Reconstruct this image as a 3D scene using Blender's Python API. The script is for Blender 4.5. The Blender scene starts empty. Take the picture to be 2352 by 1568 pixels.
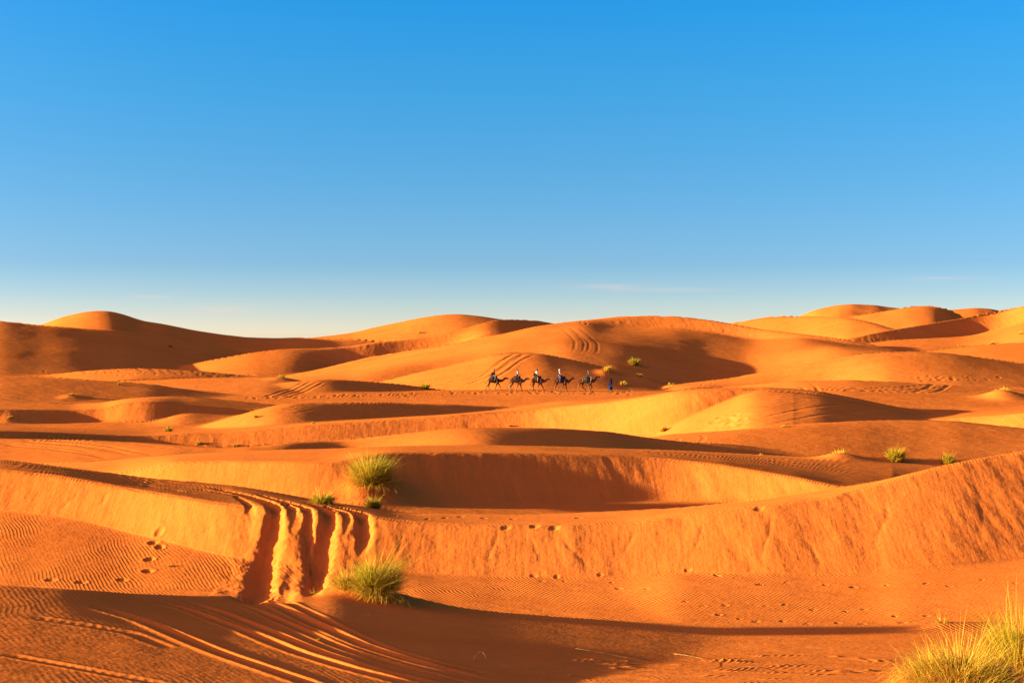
import bpy, bmesh, math, random
import numpy as np
from mathutils import Vector, Matrix

# ---------------------------------------------------------------- scene, camera, sky, sun, exposure
sc = bpy.context.scene
COL = sc.collection
W_PX, H_PX = 2352.0, 1568.0        # measuring frame used for reading the photograph
F, CX, HY = 3267.0, 1176.0, 764.0  # 50 mm lens on a 36 mm sensor; eye level sits at HY

cam = bpy.data.cameras.new("camera")
cam.lens = 36.0 * F / W_PX
cam.sensor_width = 36.0
cam.shift_y = (HY - H_PX / 2) / W_PX
cam.clip_start = 0.1
cam.clip_end = 20000
cam_o = bpy.data.objects.new("camera", cam)
COL.objects.link(cam_o)
cam_o.location = (0, 0, 0)
cam_o.rotation_euler = (math.radians(90), 0, 0)
sc.camera = cam_o

SUN_EL = math.radians(7.5)
SUN_TOWARD = math.radians(4)      # sun stands to the left, this much towards the viewer
sun_dir = Vector((-math.cos(SUN_EL) * math.cos(SUN_TOWARD), -math.cos(SUN_EL) * math.sin(SUN_TOWARD), math.sin(SUN_EL)))
sun = bpy.data.lights.new("sun", 'SUN')
sun.energy = 5.0
sun.angle = math.radians(0.6)
sun.color = (1.0, 0.97, 0.58)
sun_o = bpy.data.objects.new("sun", sun)
COL.objects.link(sun_o)
sun_o.rotation_euler = sun_dir.to_track_quat('Z', 'Y').to_euler()
sun_o.location = sun_dir * 60

FILL_GLOW, FILL_GLOW_WIDTH = 14.5, 30.0
world = bpy.data.worlds.new("World")
sc.world = world
world.use_nodes = True
wn, wl = world.node_tree.nodes, world.node_tree.links
wn.clear()
sky = wn.new('ShaderNodeTexSky')
sky.sky_type = 'NISHITA'
sky.sun_disc = False
sky.sun_elevation = SUN_EL
sky.sun_rotation = math.radians(270) - SUN_TOWARD
sky.altitude = 600
sky.air_density = 0.5
sky.dust_density = 0.4
sky.ozone_density = 2.2
bg = wn.new('ShaderNodeBackground')
bg.inputs[1].default_value = 0.0945
out = wn.new('ShaderNodeOutputWorld')
# deepen the blue upward and clear the green near the horizon, by elevation, all round
tc_ = wn.new('ShaderNodeTexCoord')
sep_ = wn.new('ShaderNodeSeparateXYZ')
wl.new(tc_.outputs['Generated'], sep_.inputs[0])
mr_ = wn.new('ShaderNodeMapRange')
mr_.inputs['From Min'].default_value = 0.0
mr_.inputs['From Max'].default_value = 0.25
wl.new(sep_.outputs['Z'], mr_.inputs['Value'])
rp_ = wn.new('ShaderNodeValToRGB')
GR = [(0.0, (1.66, 1.14, 0.86)), (0.05, (1.30, 1.0, 0.83)), (0.11, (0.98, 0.90, 0.82)), (0.19, (0.72, 0.82, 0.82)), (0.424, (0.56, 0.97, 0.98)), (0.688, (0.36, 1.17, 1.24)), (0.912, (0.20, 1.28, 1.52))]
el_ = rp_.color_ramp.elements
while len(el_) < len(GR):
    el_.new(0.5)
for e_, (p_, c_) in zip(el_, GR):
    e_.position = p_
    e_.color = (c_[0] / 2, c_[1] / 2, c_[2] / 2, 1)
wl.new(mr_.outputs[0], rp_.inputs['Fac'])
mx_ = wn.new('ShaderNodeMix')
mx_.data_type = 'RGBA'
mx_.blend_type = 'MULTIPLY'
mx_.inputs[0].default_value = 1.0
wl.new(sky.outputs[0], mx_.inputs[6])
wl.new(rp_.outputs[0], mx_.inputs[7])
# warm glow added round the low sun, out of view, to redden the shadows
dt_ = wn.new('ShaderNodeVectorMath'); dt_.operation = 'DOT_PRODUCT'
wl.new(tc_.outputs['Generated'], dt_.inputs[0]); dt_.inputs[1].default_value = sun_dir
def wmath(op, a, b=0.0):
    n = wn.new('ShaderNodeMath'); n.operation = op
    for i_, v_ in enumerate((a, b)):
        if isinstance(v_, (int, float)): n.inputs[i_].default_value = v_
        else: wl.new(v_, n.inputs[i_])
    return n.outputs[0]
ang_ = wmath('DIVIDE', wmath('ARCCOSINE', dt_.outputs['Value']), math.radians(FILL_GLOW_WIDTH))
gl_ = wmath('MULTIPLY', wmath('EXPONENT', wmath('MULTIPLY', wmath('MULTIPLY', ang_, ang_), -1.0)), FILL_GLOW)
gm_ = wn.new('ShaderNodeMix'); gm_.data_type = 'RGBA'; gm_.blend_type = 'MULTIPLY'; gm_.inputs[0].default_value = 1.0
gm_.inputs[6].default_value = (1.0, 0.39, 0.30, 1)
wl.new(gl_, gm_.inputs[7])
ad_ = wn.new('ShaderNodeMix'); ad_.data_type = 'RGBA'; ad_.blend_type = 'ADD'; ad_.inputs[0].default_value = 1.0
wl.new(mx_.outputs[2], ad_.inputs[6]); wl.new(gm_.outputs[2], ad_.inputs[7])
# a few thin wisps of cloud low over the horizon
az_ = wmath('ARCTAN2', sep_.outputs['X'], sep_.outputs['Y'])
cv_ = wn.new('ShaderNodeCombineXYZ'); wl.new(wmath('MULTIPLY', az_, 30.0), cv_.inputs[0]); wl.new(wmath('MULTIPLY', sep_.outputs['Z'], 260.0), cv_.inputs[1])
nz_ = wn.new('ShaderNodeTexNoise'); nz_.inputs['Scale'].default_value = 1.0; nz_.inputs['Detail'].default_value = 5.0
wl.new(cv_.outputs[0], nz_.inputs['Vector'])
wisps = None
for a0, e0, wa, we, s0 in ((0.0686, 0.0324, 0.026, 0.0018, 0.36), (-0.200, 0.0156, 0.022, 0.0035, 0.4), (0.296, 0.0365, 0.024, 0.0013, 0.3), (-0.25, 0.0243, 0.012, 0.0011, 0.45), (-0.28, 0.012, 0.05, 0.0025, 0.3), (0.10, 0.030, 0.05, 0.0015, 0.25),
                            (1.2, 0.03, 0.06, 0.003, 0.5), (-1.1, 0.025, 0.08, 0.004, 0.5), (2.4, 0.03, 0.08, 0.003, 0.5), (-2.3, 0.035, 0.07, 0.003, 0.5)):
    qa = wmath('DIVIDE', wmath('SUBTRACT', az_, a0), wa); qe = wmath('DIVIDE', wmath('SUBTRACT', sep_.outputs['Z'], e0), we)
    g_ = wmath('MULTIPLY', wmath('EXPONENT', wmath('MULTIPLY', wmath('ADD', wmath('MULTIPLY', qa, qa), wmath('MULTIPLY', qe, qe)), -1.0)), s0)
    wisps = g_ if wisps is None else wmath('ADD', wisps, g_)
wisps = wmath('MINIMUM', wmath('MULTIPLY', wisps, wmath('MULTIPLY', wmath('SUBTRACT', nz_.outputs['Fac'], 0.22), 2.2)), 0.6)
wisps = wmath('MAXIMUM', wisps, 0.0)
cm_ = wn.new('ShaderNodeMix'); cm_.data_type = 'RGBA'
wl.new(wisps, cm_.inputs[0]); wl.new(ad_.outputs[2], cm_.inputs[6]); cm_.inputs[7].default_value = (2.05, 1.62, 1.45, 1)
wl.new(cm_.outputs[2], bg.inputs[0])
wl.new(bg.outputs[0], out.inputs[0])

sc.view_settings.view_transform = 'Standard'
sc.view_settings.look = 'None'
sc.view_settings.gamma = 1.0
sc.view_settings.use_curve_mapping = False
sc.view_settings.exposure = 2.2
sc.cycles.max_bounces = 8
sc.cycles.diffuse_bounces = 6
sc.cycles.use_denoising = True

# ---------------------------------------------------------------- numeric helpers
def hash2(ix, iy, seed):
    h = (ix.astype(np.int64) * 374761393 + iy.astype(np.int64) * 668265263 + seed * 974711) & 0xffffffff
    h = ((h ^ (h >> 13)) * 1274126177) & 0xffffffff
    h = h ^ (h >> 16)
    return h

def gnoise(x, y, seed=0):
    """gradient noise, about -0.7..0.7"""
    x, y = np.broadcast_arrays(np.asarray(x, float), np.asarray(y, float))
    x0, y0 = np.floor(x), np.floor(y)
    fx, fy = x - x0, y - y0
    ux, uy = fx * fx * fx * (fx * (fx * 6 - 15) + 10), fy * fy * fy * (fy * (fy * 6 - 15) + 10)
    def g(dx, dy):
        a = hash2(x0 + dx, y0 + dy, seed) * (2 * math.pi / 4294967296.0)
        return np.cos(a) * (fx - dx) + np.sin(a) * (fy - dy)
    a, b, c, d = g(0, 0), g(1, 0), g(0, 1), g(1, 1)
    return (a * (1 - ux) + b * ux) * (1 - uy) + (c * (1 - ux) + d * ux) * uy

def fbm(x, y, octaves=3, seed=0, gain=0.5):
    s, a = 0.0, 1.0
    for o in range(octaves):
        s = s + a * gnoise(x * 2 ** o + 17.3 * o, y * 2 ** o - 9.1 * o, seed + o)
        a *= gain
    return s

def sstep(a, b, t):
    t = np.clip((t - a) / (b - a), 0, 1)
    return t * t * (3 - 2 * t)

def sp(t, w):
    return 0.5 * (t + np.sqrt(t * t + w * w))

def Zof(py, Y):
    return (HY - py) / F * Y

PXT = np.arange(-3600.0, 6000.0, 4.0)
def table(xs, ys, sigma):
    v = np.interp(PXT, xs, ys)
    if sigma > 0:
        n = int(3 * sigma / 4) + 1
        k = np.exp(-0.5 * (np.arange(-n, n + 1) * 4 / sigma) ** 2)
        k /= k.sum()
        v = np.convolve(np.pad(v, n, mode='edge'), k, mode='valid')
    return v

DUNES = []
def dune(name, label, curves, front, back, sig=14.0, slip=None, apron=0.10):
    """A dune from lines measured along it, front to back: curves = [(points(px, py, distance), rounding), ...].
    slip = height of a slip face below the first curve (number or points), falling at the angle of repose;
    front / back = slope below the first and beyond the last curve (number or points)."""
    cs = []
    def tab(v):
        if np.isscalar(v):
            return np.full_like(PXT, v)
        v = np.array(v, float)
        return table(v[:, 0], v[:, 1], 20)
    for pts, w in curves:
        w = w if np.isscalar(w) else tab(w)
        p = np.array(pts, float)
        pyt, yt = table(p[:, 0], p[:, 1], sig), table(p[:, 0], p[:, 2], max(40.0, sig * 3))
        zt = Zof(pyt, yt)
        if len(p) > 1:                     # beyond its measured ends a dune sinks away
            if p[0, 0] > -150: zt = zt - 0.25 * np.maximum(p[0, 0] - PXT, 0) / F * yt
            if p[-1, 0] < 2450: zt = zt - 0.25 * np.maximum(PXT - p[-1, 0], 0) / F * yt
        cs.append([yt, zt, w])
    if slip is not None:
        h = tab(slip)
        ty, tz = cs[0][0] - h / 0.63, cs[0][1] - h
        cs.insert(0, [ty, tz, np.maximum(0.12, h * 0.12)])
    else:
        apron = front
    DUNES.append(dict(name=name, label=label, cs=cs, front=tab(apron if slip is not None else front), back=tab(back)))

def dune_z(d, px, Y):
    def L(t):
        return np.interp(px, PXT, t) if not np.isscalar(t) else t
    cs = [(L(c[0]), L(c[1]), L(c[2])) for c in d['cs']]
    s = [L(d['front'])]
    for a, b in zip(cs[:-1], cs[1:]):
        s.append((b[1] - a[1]) / np.maximum(b[0] - a[0], 0.05))
    s.append(L(d['back']))
    z = cs[0][1] + s[0] * (Y - cs[0][0])
    for k, c in enumerate(cs):
        z = z + (s[k + 1] - s[k]) * sp(Y - c[0], c[2])
    if len(cs) <= 4:      # rounding must not lower the measured lines
        err = []
        for a in cs:
            e = 0.0
            for k, c in enumerate(cs):
                e = e + (s[k + 1] - s[k]) * (sp(a[0] - c[0], c[2]) - np.maximum(a[0] - c[0], 0))
            err.append(e)
        off = err[0]
        for k in range(1, len(cs)):
            t = np.clip((Y - cs[k - 1][0]) / np.maximum(cs[k][0] - cs[k - 1][0], 0.05), 0, 1)
            off = off + t * (err[k] - err[k - 1])
        z = z - off
    return z

def H_base(px, Y, want_id=False):
    k = 0.0010 * Y
    z, best, ids = None, None, None
    for i, d in enumerate(DUNES):
        zi = dune_z(d, px, Y)
        if z is None:
            z = zi + 0 * Y
            best, ids = z.copy(), np.zeros(z.shape, np.int16)
        else:
            if want_id:
                m = zi > best
                ids[m] = i
                best = np.maximum(best, zi)
            z = 0.5 * (z + zi + np.sqrt((z - zi) ** 2 + k * k))
    return (z, ids) if want_id else z

# ---------------------------------------------------------------- the dunes, near to far
C = lambda *a: list(a)
dune('desert_ground', 'flat sand between the dunes',
     [([(0, HY + d_ / y_ * F, y_)], w_) for y_, d_, w_ in
      ((9, 3.3, 2), (20, 4.95, 2), (24, 5.52, 2), (28.5, 5.93, 2), (34, 5.86, 2), (40, 6.5, 3), (62, 7.6, 4), (100, 9.2, 6), (140, 8.6, 6), (168, 7.5, 6), (186, 7.35, 6), (215, 9.5, 10), (300, 13, 20), (1200, 16, 30))],
     -0.16, 0.0, sig=0)
dune('sand_mound', 'low wind-rounded sand mound crossed by tyre ruts in the left foreground',
     [([(-600, 1530, 16.4), (0, 1560, 16.4), (500, 1588, 16.6), (800, 1602, 16.8), (1000, 1614, 17), (1200, 1650, 17.2), (1500, 1700, 17.6), (1900, 1760, 18), (2300, 1820, 18.4)], 0.8),
      ([(-600, 1418, 19.5), (0, 1448, 19.5), (300, 1469, 19.5), (500, 1486, 19.5), (800, 1512, 19.5), (1000, 1536, 19.5), (1200, 1566, 19.5), (1500, 1605, 19.5), (1900, 1665, 19.5), (2300, 1740, 19.5)], 0.8),
      ([(-500, 1335, 21.8), (0, 1342, 22.4), (150, 1350, 22.6), (230, 1356, 22.95), (300, 1362, 23.5), (450, 1368, 24.8), (600, 1366, 26.5), (690, 1357, 27.8), (760, 1347, 28.7), (800, 1352, 28.5), (870, 1368, 28.1),
        (950, 1383, 27.7), (1050, 1395, 27.7), (1150, 1405, 27.8), (1300, 1417, 28), (1500, 1431, 28.3), (1700, 1446, 28.3), (2000, 1470, 28.3), (2300, 1500, 28.3)], 0.35)],
     0.05, -0.42, sig=16)
dune('near_dune', 'near dune with an undulating brink and a steep slip face across the foreground',
     [([(-500, 1080, 39.4), (0, 1078, 39.0), (133, 1092, 38.5), (239, 1110, 38.0), (294, 1121, 37.6), (393, 1136, 36.9), (478, 1151, 36.3), (547, 1161, 35.9), (640, 1166, 35.7), (720, 1172, 35.6), (796, 1180, 35.5), (863, 1186, 35.4),
        (910, 1194, 35.3), (993, 1201, 35.2), (1143, 1206, 35.1), (1293, 1205, 35.1), (1430, 1201, 35.1), (1550, 1185, 35.2), (1733, 1163, 35.2), (1875, 1145, 35.4), (2016, 1112, 35.85), (2065, 1096, 36.0),
        (2192, 1064, 36.45), (2352, 1036, 37.0), (2600, 1000, 37.8)], 0.10),
      ([(-500, 1050, 43), (0, 1053, 43), (102, 1065, 42.6), (205, 1079, 42.2), (342, 1098, 41.6), (444, 1106, 41.1), (547, 1115, 40.6), (649, 1133, 40), (746, 1151, 39.4), (825, 1160, 39), (883, 1171, 38.5), (934, 1177, 38.2),
        (1054, 1179.5, 38), (1225, 1179.5, 37.8), (1328, 1177, 37.7), (1550, 1166, 37.5), (1733, 1148.5, 37), (1945, 1115, 36.8), (2051, 1097, 36.8), (2192, 1064, 37.15), (2352, 1036, 37.7), (2600, 1000, 38.5)], 0.4)],
     0.1, [(-500, -0.22), (700, -0.3), (1200, -0.25), (2352, -0.3)], sig=26,
     slip=[(-300, 0.95), (200, 0.9), (500, 1.05), (700, 1.1), (850, 1.05), (930, 1.0), (1143, 1.0), (1550, 1.1), (1875, 1.5), (2192, 2.1), (2352, 2.25)],
     apron=[(-300, 0.24), (700, 0.24), (850, 0.12), (950, 0.02), (1875, 0.03), (2352, 0.05)])
dune('bowl_dune', 'dune with a curved hollow and a shaded slip face behind the near dune',
     [([(-300, 1100, 56), (102, 1092, 55.4), (273, 1084, 54.2), (393, 1060, 53.8), (547, 1058, 53), (680, 1060, 52.3), (740, 1060, 52.1), (790, 1056, 52.2), (840, 1046, 52.6), (900, 1041.5, 53.1), (1000, 1040, 53.6), (1100, 1040, 54.0), (1200, 1041, 54.4), (1400, 1046, 55.0), (1500, 1051, 55.2), (1550, 1055, 55.1), (1660, 1067, 54.4), (1750, 1082, 53.6), (1830, 1096, 52.8), (1930, 1118, 51.8), (2050, 1140, 51)], 0.12),
      ([(-300, 1085, 64), (102, 1067, 63), (205, 1060, 62.5), (342, 1047, 62), (444, 1040, 61), (581, 1034, 60), (746, 1029, 58.8), (832, 1026, 59), (917, 1023, 60), (1088, 1021, 61), (1259, 1023, 62), (1396, 1028.5, 62.6), (1550, 1034, 63), (1698, 1041, 63), (1804, 1046.5, 62.6), (1945, 1053, 62), (2122, 1066, 61), (2352, 1080, 60)], 0.8)],
     0.1, -0.16, sig=16, slip=[(0, 0.4), (250, 0.5), (400, 1.0), (547, 1.15), (752, 1.25), (900, 1.6), (1200, 1.6), (1550, 1.35), (1830, 1.0), (1930, 0.8)], apron=0.07)
dune('smooth_dune', 'smooth rounded dune with a shaded rippled flank beyond the hollow',
     [([(-400, 1003, 76), (0, 1007, 75), (171, 1009, 74), (308, 1014, 73), (410, 1021, 71.5), (513, 1029, 70), (598, 1025, 70), (666, 1016.5, 71), (735, 1014, 72.5), (790, 1014, 73.2), (849, 1006, 73.2), (986, 990, 73), (1054, 983.6, 73), (1122, 981.7, 73.4), (1259, 983.4, 75.2), (1396, 990, 77), (1464, 1001, 78), (1550, 1012, 79), (1700, 1024, 80), (1850, 1042, 80), (2000, 1062, 80), (2352, 1110, 80)], 0.9)],
     [(-400, 0.10), (400, 0.10), (520, 0.22), (840, 0.4), (980, 0.34), (1100, 0.24), (1700, 0.2)], -0.2, sig=18)
dune('right_rippled_dune', 'broad rippled dune with a small slip face at right, above the grass tussocks',
     [([(1300, 1040, 84), (1480, 1008, 84), (1522, 1000, 84), (1663, 990.5, 84), (1769, 981.6, 85), (1875, 973, 86), (1981, 967.5, 87), (2087, 966, 88), (2192, 968, 88), (2352, 985, 87), (2500, 1000, 86)], 1.2)],
     [(1300, 0.18), (1800, 0.22), (2352, 0.22)], -0.12, sig=20)
dune('right_ledge_dune', 'pale ledge of sand with a sunlit slip face at the right edge',
     [([(1700, 1010, 101), (1880, 975, 101), (2000, 968, 101), (2087, 966, 101), (2192, 962, 100), (2280, 955, 99), (2352, 949, 98), (2600, 930, 96)], 0.15),
      ([(1700, 990, 112), (1880, 962, 112), (1981, 950, 112), (2051, 943, 112), (2192, 941, 112), (2352, 936, 112), (2600, 926, 112)], 1.5)],
     0.1, -0.05, sig=14, slip=[(1700, 0.2), (2000, 0.5), (2352, 1.4)], apron=0.06)
dune('long_ridge_dune', 'long ridge with a continuous sunlit slip face rising to a bright hump right of centre',
     [([(-500, 984, 98), (0, 991, 100.5), (137, 996, 103), (273, 1002, 106), (340, 1002, 106.8), (410, 997.5, 107), (513, 994, 107.2), (615, 985, 107.5), (746, 974, 108), (849, 967.5, 108.6), (952, 960.5, 109.2), (1054, 952, 109.6), (1157, 948, 110), (1235, 942, 110), (1293, 934, 109.6), (1396, 925, 108.2), (1498, 910, 106.6), (1550, 902, 105.8), (1592, 898, 105.5), (1663, 896, 105.5), (1769, 896, 105.6), (1875, 904.5, 105), (1981, 926, 104.2), (2051, 941, 103.6), (2200, 975, 102.5)], [(-500, 0.25), (1450, 0.25), (1700, 1.6), (2200, 2.0)]),
      ([(-500, 978, 103), (0, 985, 106), (137, 990, 108), (340, 997, 112), (513, 990, 113), (746, 971.5, 114.5), (952, 958, 116), (1157, 945.5, 118), (1293, 931, 118), (1396, 921.5, 117), (1498, 907, 115), (1592, 896.5, 113.5), (1663, 895, 113), (1769, 895.5, 114), (1875, 903.5, 116), (1981, 926, 117), (2200, 975, 117)], 1.5)],
     0.1, [(-500, -0.06), (1000, -0.055), (1300, -0.04), (1560, -0.055), (1700, -0.08)], sig=18,
     slip=[(-500, 0.55), (0, 0.6), (340, 0.75), (600, 1.15), (900, 1.6), (1200, 2.0), (1500, 2.7), (1600, 1.5), (1720, 0.12), (1800, 0.03), (2000, 0.03)], apron=[(0, 0.05), (1400, 0.06), (1600, 0.2), (1900, 0.19)])
dune('crescent_dune', 'crescent of sand with a bright left horn and a shaded face tapering to the right',
     [([(250, 1010, 130), (427, 992, 130), (513, 966, 129.5), (581, 945, 129.5), (632, 932, 130), (684, 927, 131), (804, 925, 134), (883, 925, 136), (1054, 930, 140), (1139, 935.5, 142), (1228, 941, 144), (1400, 955, 146)], 0.8)],
     [(427, 0.24), (650, 0.25), (900, 0.25), (1100, 0.22)], -0.07, sig=18)
dune('left_slip_dune', 'left dune with a shaded brink and a small sunlit slip-face patch',
     [([(-500, 938, 134), (0, 941, 135), (171, 944, 137.5), (239, 939, 138), (267, 930, 138), (300, 925, 138), (342, 922, 138), (375, 924, 138.3), (420, 930, 139), (520, 938, 140), (650, 950, 141)], 0.25),
      ([(-500, 918, 152), (0, 922, 152), (102, 926, 151), (171, 929, 150), (239, 923.6, 149), (290, 915, 149), (342, 910.6, 149.5), (393, 909, 150), (444, 910.6, 150), (513, 917, 150), (615, 928, 150), (700, 940, 150)], 1.2)],
     0.1, -0.1, sig=14, slip=[(-500, 1.1), (0, 1.1), (200, 1.3), (300, 2.2), (370, 1.6), (420, 0.5), (600, 0.2)], apron=[(0, 0.05), (330, 0.06), (420, 0.16), (600, 0.14)])
dune('left_low_dune', 'long low dune with a lit foreslope at the left edge',
     [([(-500, 852, 172), (0, 860, 170), (102, 865.5, 170), (205, 872, 170), (342, 881, 170), (430, 893, 170), (513, 905, 170), (650, 925, 170)], 1.2)],
     0.13, -0.12, sig=18)
dune('left_saddle_dune', 'gentle saddle of sand between the left dunes',
     [([(100, 895, 188), (239, 880, 188), (342, 872.5, 188), (444, 868, 188), (615, 866, 188), (680, 872, 188), (760, 890, 188)], 2.0)],
     0.10, -0.06, sig=16)
dune('tracked_hump_dune', 'bright hump marked with wheel tracks left of the caravan',
     [([(380, 925, 180), (461, 908, 180), (547, 900, 180), (615, 887, 180), (684, 876, 180.5), (735, 870.8, 181.5), (780, 871, 183), (815, 873.5, 184), (900, 879, 187), (986, 891, 189), (1060, 902, 190), (1150, 915, 191)], 1.0)],
     [(461, 0.14), (700, 0.26), (900, 0.2)], -0.12, sig=15)
dune('left_flat_dune', 'low flat-topped dune with churned tracks at the foot of the tall left dune',
     [([(-500, 848, 214), (0, 855, 212), (102, 862, 212), (205, 851, 212), (308, 845, 212), (376, 847, 212), (461, 852, 212), (560, 862, 212), (660, 872, 212)], 2.0)],
     0.10, -0.08, sig=20)
dune('right_track_dune', 'low dune with a shaded, track-churned front at right',
     [([(1560, 900, 168), (1650, 891, 164), (1698, 886, 162), (1769, 880.5, 160), (1839, 874.5, 158), (1963, 873, 157), (2051, 876, 157), (2192, 884, 157), (2352, 893, 157), (2500, 900, 157)], 0.7)],
     [(1560, 0.06), (1800, 0.10), (2000, 0.12), (2352, 0.10)], -0.1, sig=18)
dune('right_flat_dune', 'flat lit apron of sand at right around a mounded tussock',
     [([(1750, 925, 132), (1880, 908, 132), (1927, 905, 132), (2051, 907, 132), (2192, 910, 132), (2352, 912, 132), (2500, 915, 132)], 1.6)],
     0.08, -0.03, sig=20)
dune('caravan_backdrop_dune', 'rounded dune scarred by a slide right behind the camel caravan',
     [([(700, 910, 226), (800, 895, 226), (883, 876, 226), (934, 862, 227), (1020, 841.6, 228), (1088, 824.5, 229), (1139, 811.5, 230), (1191, 807.4, 230), (1242, 809, 230), (1276, 817, 230), (1327, 828, 229), (1396, 845, 228), (1447, 860, 227), (1500, 872, 226), (1560, 884, 226), (1700, 905, 226)], 1.6)],
     [(700, 0.2), (1000, 0.26), (1200, 0.30), (1330, 0.24), (1500, 0.14)], -0.2, sig=18)
dune('right_bright_dune', 'bright dune with a broad sunlit face right of the caravan',
     [([(1450, 900, 222), (1592, 877, 222), (1680, 869, 222), (1776, 851, 223), (1875, 830, 224), (1981, 811, 225), (2051, 806, 226), (2122, 807, 226), (2192, 812, 226), (2352, 833, 225), (2500, 850, 225)], 1.8)],
     [(1592, 0.12), (1780, 0.4), (1900, 0.38), (2020, 0.24), (2352, 0.16)], -0.15, sig=20)
dune('tall_central_dune', 'tallest central dune with a long crest on the skyline behind the caravan',
     [([(560, 895, 250), (660, 880, 250), (800, 868, 250), (1000, 830, 262), (1150, 800, 268), (1300, 788, 267), (1420, 800, 266), (1520, 815, 267), (1620, 828, 270), (1720, 828, 275), (1820, 815, 275), (1920, 805, 270), (2069, 815, 266), (2200, 840, 262)], 4.0),
      ([(560, 881.8, 287), (986, 803, 299), (1225, 757, 311), (1345, 745, 316), (1396, 752, 318), (1447, 752, 319), (1550, 753, 319), (1628, 763, 317), (1733, 778, 313), (1839, 775, 307), (2069, 806.5, 296), (2200, 832, 291)], 1.5),
      ([(560, 880, 292), (660, 865, 294), (718, 852, 296), (804, 829, 298), (849, 818, 300), (986, 799, 304), (1088, 782, 308), (1157, 766.5, 312), (1225, 751, 316), (1293, 740, 320), (1345, 735, 322), (1396, 730, 323), (1447, 725.5, 324), (1550, 726, 324), (1628, 736, 322), (1733, 753.5, 318), (1839, 765.5, 312), (1945, 780, 306), (2069, 805, 300), (2200, 830, 296)], 1.6)],
     [(600, 0.3), (1000, 0.3), (1300, 0.22), (2000, 0.2)], -0.22, sig=20)
dune('tall_left_dune', 'tall shaded dune slope with lit patches at the left edge',
     [([(-800, 748, 330), (-300, 738, 329), (0, 735.6, 328), (89, 746, 328), (140, 749, 329), (180, 752, 331), (290, 760, 338), (376, 772, 342), (480, 790, 345), (600, 815, 345), (750, 850, 345)], 3.0)],
     [(-400, 0.16), (0, 0.17), (600, 0.14)], -0.15, sig=18)
dune('left_peak_dune', 'rounded peak on the left skyline',
     [([(-200, 790, 385), (0, 770, 385), (89, 748, 385), (137, 729, 386), (188, 717, 387), (222, 712.7, 388), (256, 714, 388), (290, 723.6, 388), (314, 733.5, 388), (376, 742.4, 389), (444, 757.5, 390), (513, 767.5, 391), (581, 773, 392), (632, 776, 393), (718, 774.5, 395), (804, 777, 395), (900, 785, 395)], 1.4)],
     [(0, 0.25), (222, 0.3), (320, 0.28), (500, 0.3)], -0.25, sig=13)
dune('left_tongue_dune', 'pale tongue of sand rising to the centre skyline ridge',
     [([(250, 865, 302), (386, 847, 302), (496, 823, 302), (581, 809, 304), (649, 802, 306), (728, 799.5, 308), (804, 795, 311), (849, 787, 313), (917, 781.5, 316), (986, 772.5, 318), (1054, 757.5, 319), (1088, 747.5, 320), (1122, 737.5, 323), (1157, 733, 328), (1208, 734.6, 334), (1276, 741, 338), (1360, 755, 340)], 0.7)],
     [(386, 0.2), (700, 0.3), (800, 0.6), (1040, 0.6), (1090, 0.3), (1200, 0.25)], -0.2, sig=15)
dune('centre_skyline_dune', 'smooth peak on the skyline left of the tall central dune',
     [([(560, 790, 420), (680, 780, 420), (746, 771.5, 420), (815, 763, 420), (883, 746, 421), (951, 730.5, 422), (1003, 723.6, 422), (1054, 721, 422), (1105, 724.7, 422), (1150, 732, 422), (1191, 738, 422), (1276, 748, 422), (1400, 770, 422)], 3.0)],
     [(746, 0.25), (1000, 0.4), (1200, 0.3)], -0.25, sig=15)
dune('right_knoll_dune', 'small bright knoll of sand near the right edge, below the dark slip face',
     [([(1950, 825, 262), (2069, 811, 262), (2160, 802, 263), (2263, 791, 264), (2352, 786, 264), (2500, 780, 264)], 2.0)],
     0.16, -0.1, sig=20)
dune('right_long_slip_dune', 'long dark slip face climbing to the right edge of the skyline',
     [([(1860, 795, 336), (1938, 779.5, 339), (1998, 766, 342), (2051, 756, 345), (2122, 745, 349), (2210, 731, 355), (2263, 720, 360), (2300, 713, 360), (2352, 702.5, 357), (2500, 690, 350)], 0.6)],
     0.1, -0.2, sig=9, slip=[(1860, 1.2), (1998, 2.2), (2122, 3.2), (2210, 4.2), (2263, 4.6), (2352, 4.4), (2500, 4)], apron=[(1900, 0.10), (2352, 0.12)])
dune('far_pale_dune', 'pale far dune between the central dune and the long slip face',
     [([(1560, 770, 456), (1684, 742.5, 454), (1769, 730, 449), (1839, 726.5, 442), (1875, 725.7, 438), (1945, 729, 430), (2016, 744, 420), (2051, 754, 415), (2150, 780, 402)], 2.2)],
     [(1684, 0.25), (1850, 0.34), (2016, 0.26)], -0.2, sig=13)
dune('far_back_dune', 'dark-crested far dune just behind the pale one',
     [([(1560, 770, 500), (1684, 741, 500), (1733, 731, 500), (1769, 726.5, 500), (1800, 725, 500), (1839, 726, 500), (1900, 735, 500), (2000, 760, 500)], 2.0)],
     0.3, -0.2, sig=13)
dune('far_right_dune', 'hazy orange dune in front of the farthest ridge at right',
     [([(1820, 745, 690), (1900, 731, 690), (1981, 720.5, 690), (2040, 711, 690), (2087, 704.5, 690), (2120, 702.2, 690), (2145, 702.5, 690), (2182, 710.5, 690), (2210, 726, 690), (2260, 745, 690)], 3.0)],
     0.34, -0.3, sig=8)
dune('far_summit_dune', 'farthest dune summit on the right skyline',
     [([(1760, 750, 800), (1832, 726.5, 800), (1875, 710.5, 800), (1928, 698.8, 800), (1956, 697, 800), (2016, 700, 800), (2062, 705, 800), (2104, 709, 800), (2182, 710.5, 800), (2245, 705.6, 800), (2281, 708.5, 800), (2352, 722, 800), (2500, 745, 800)], 3.0)],
     0.3, -0.25, sig=8)

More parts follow.
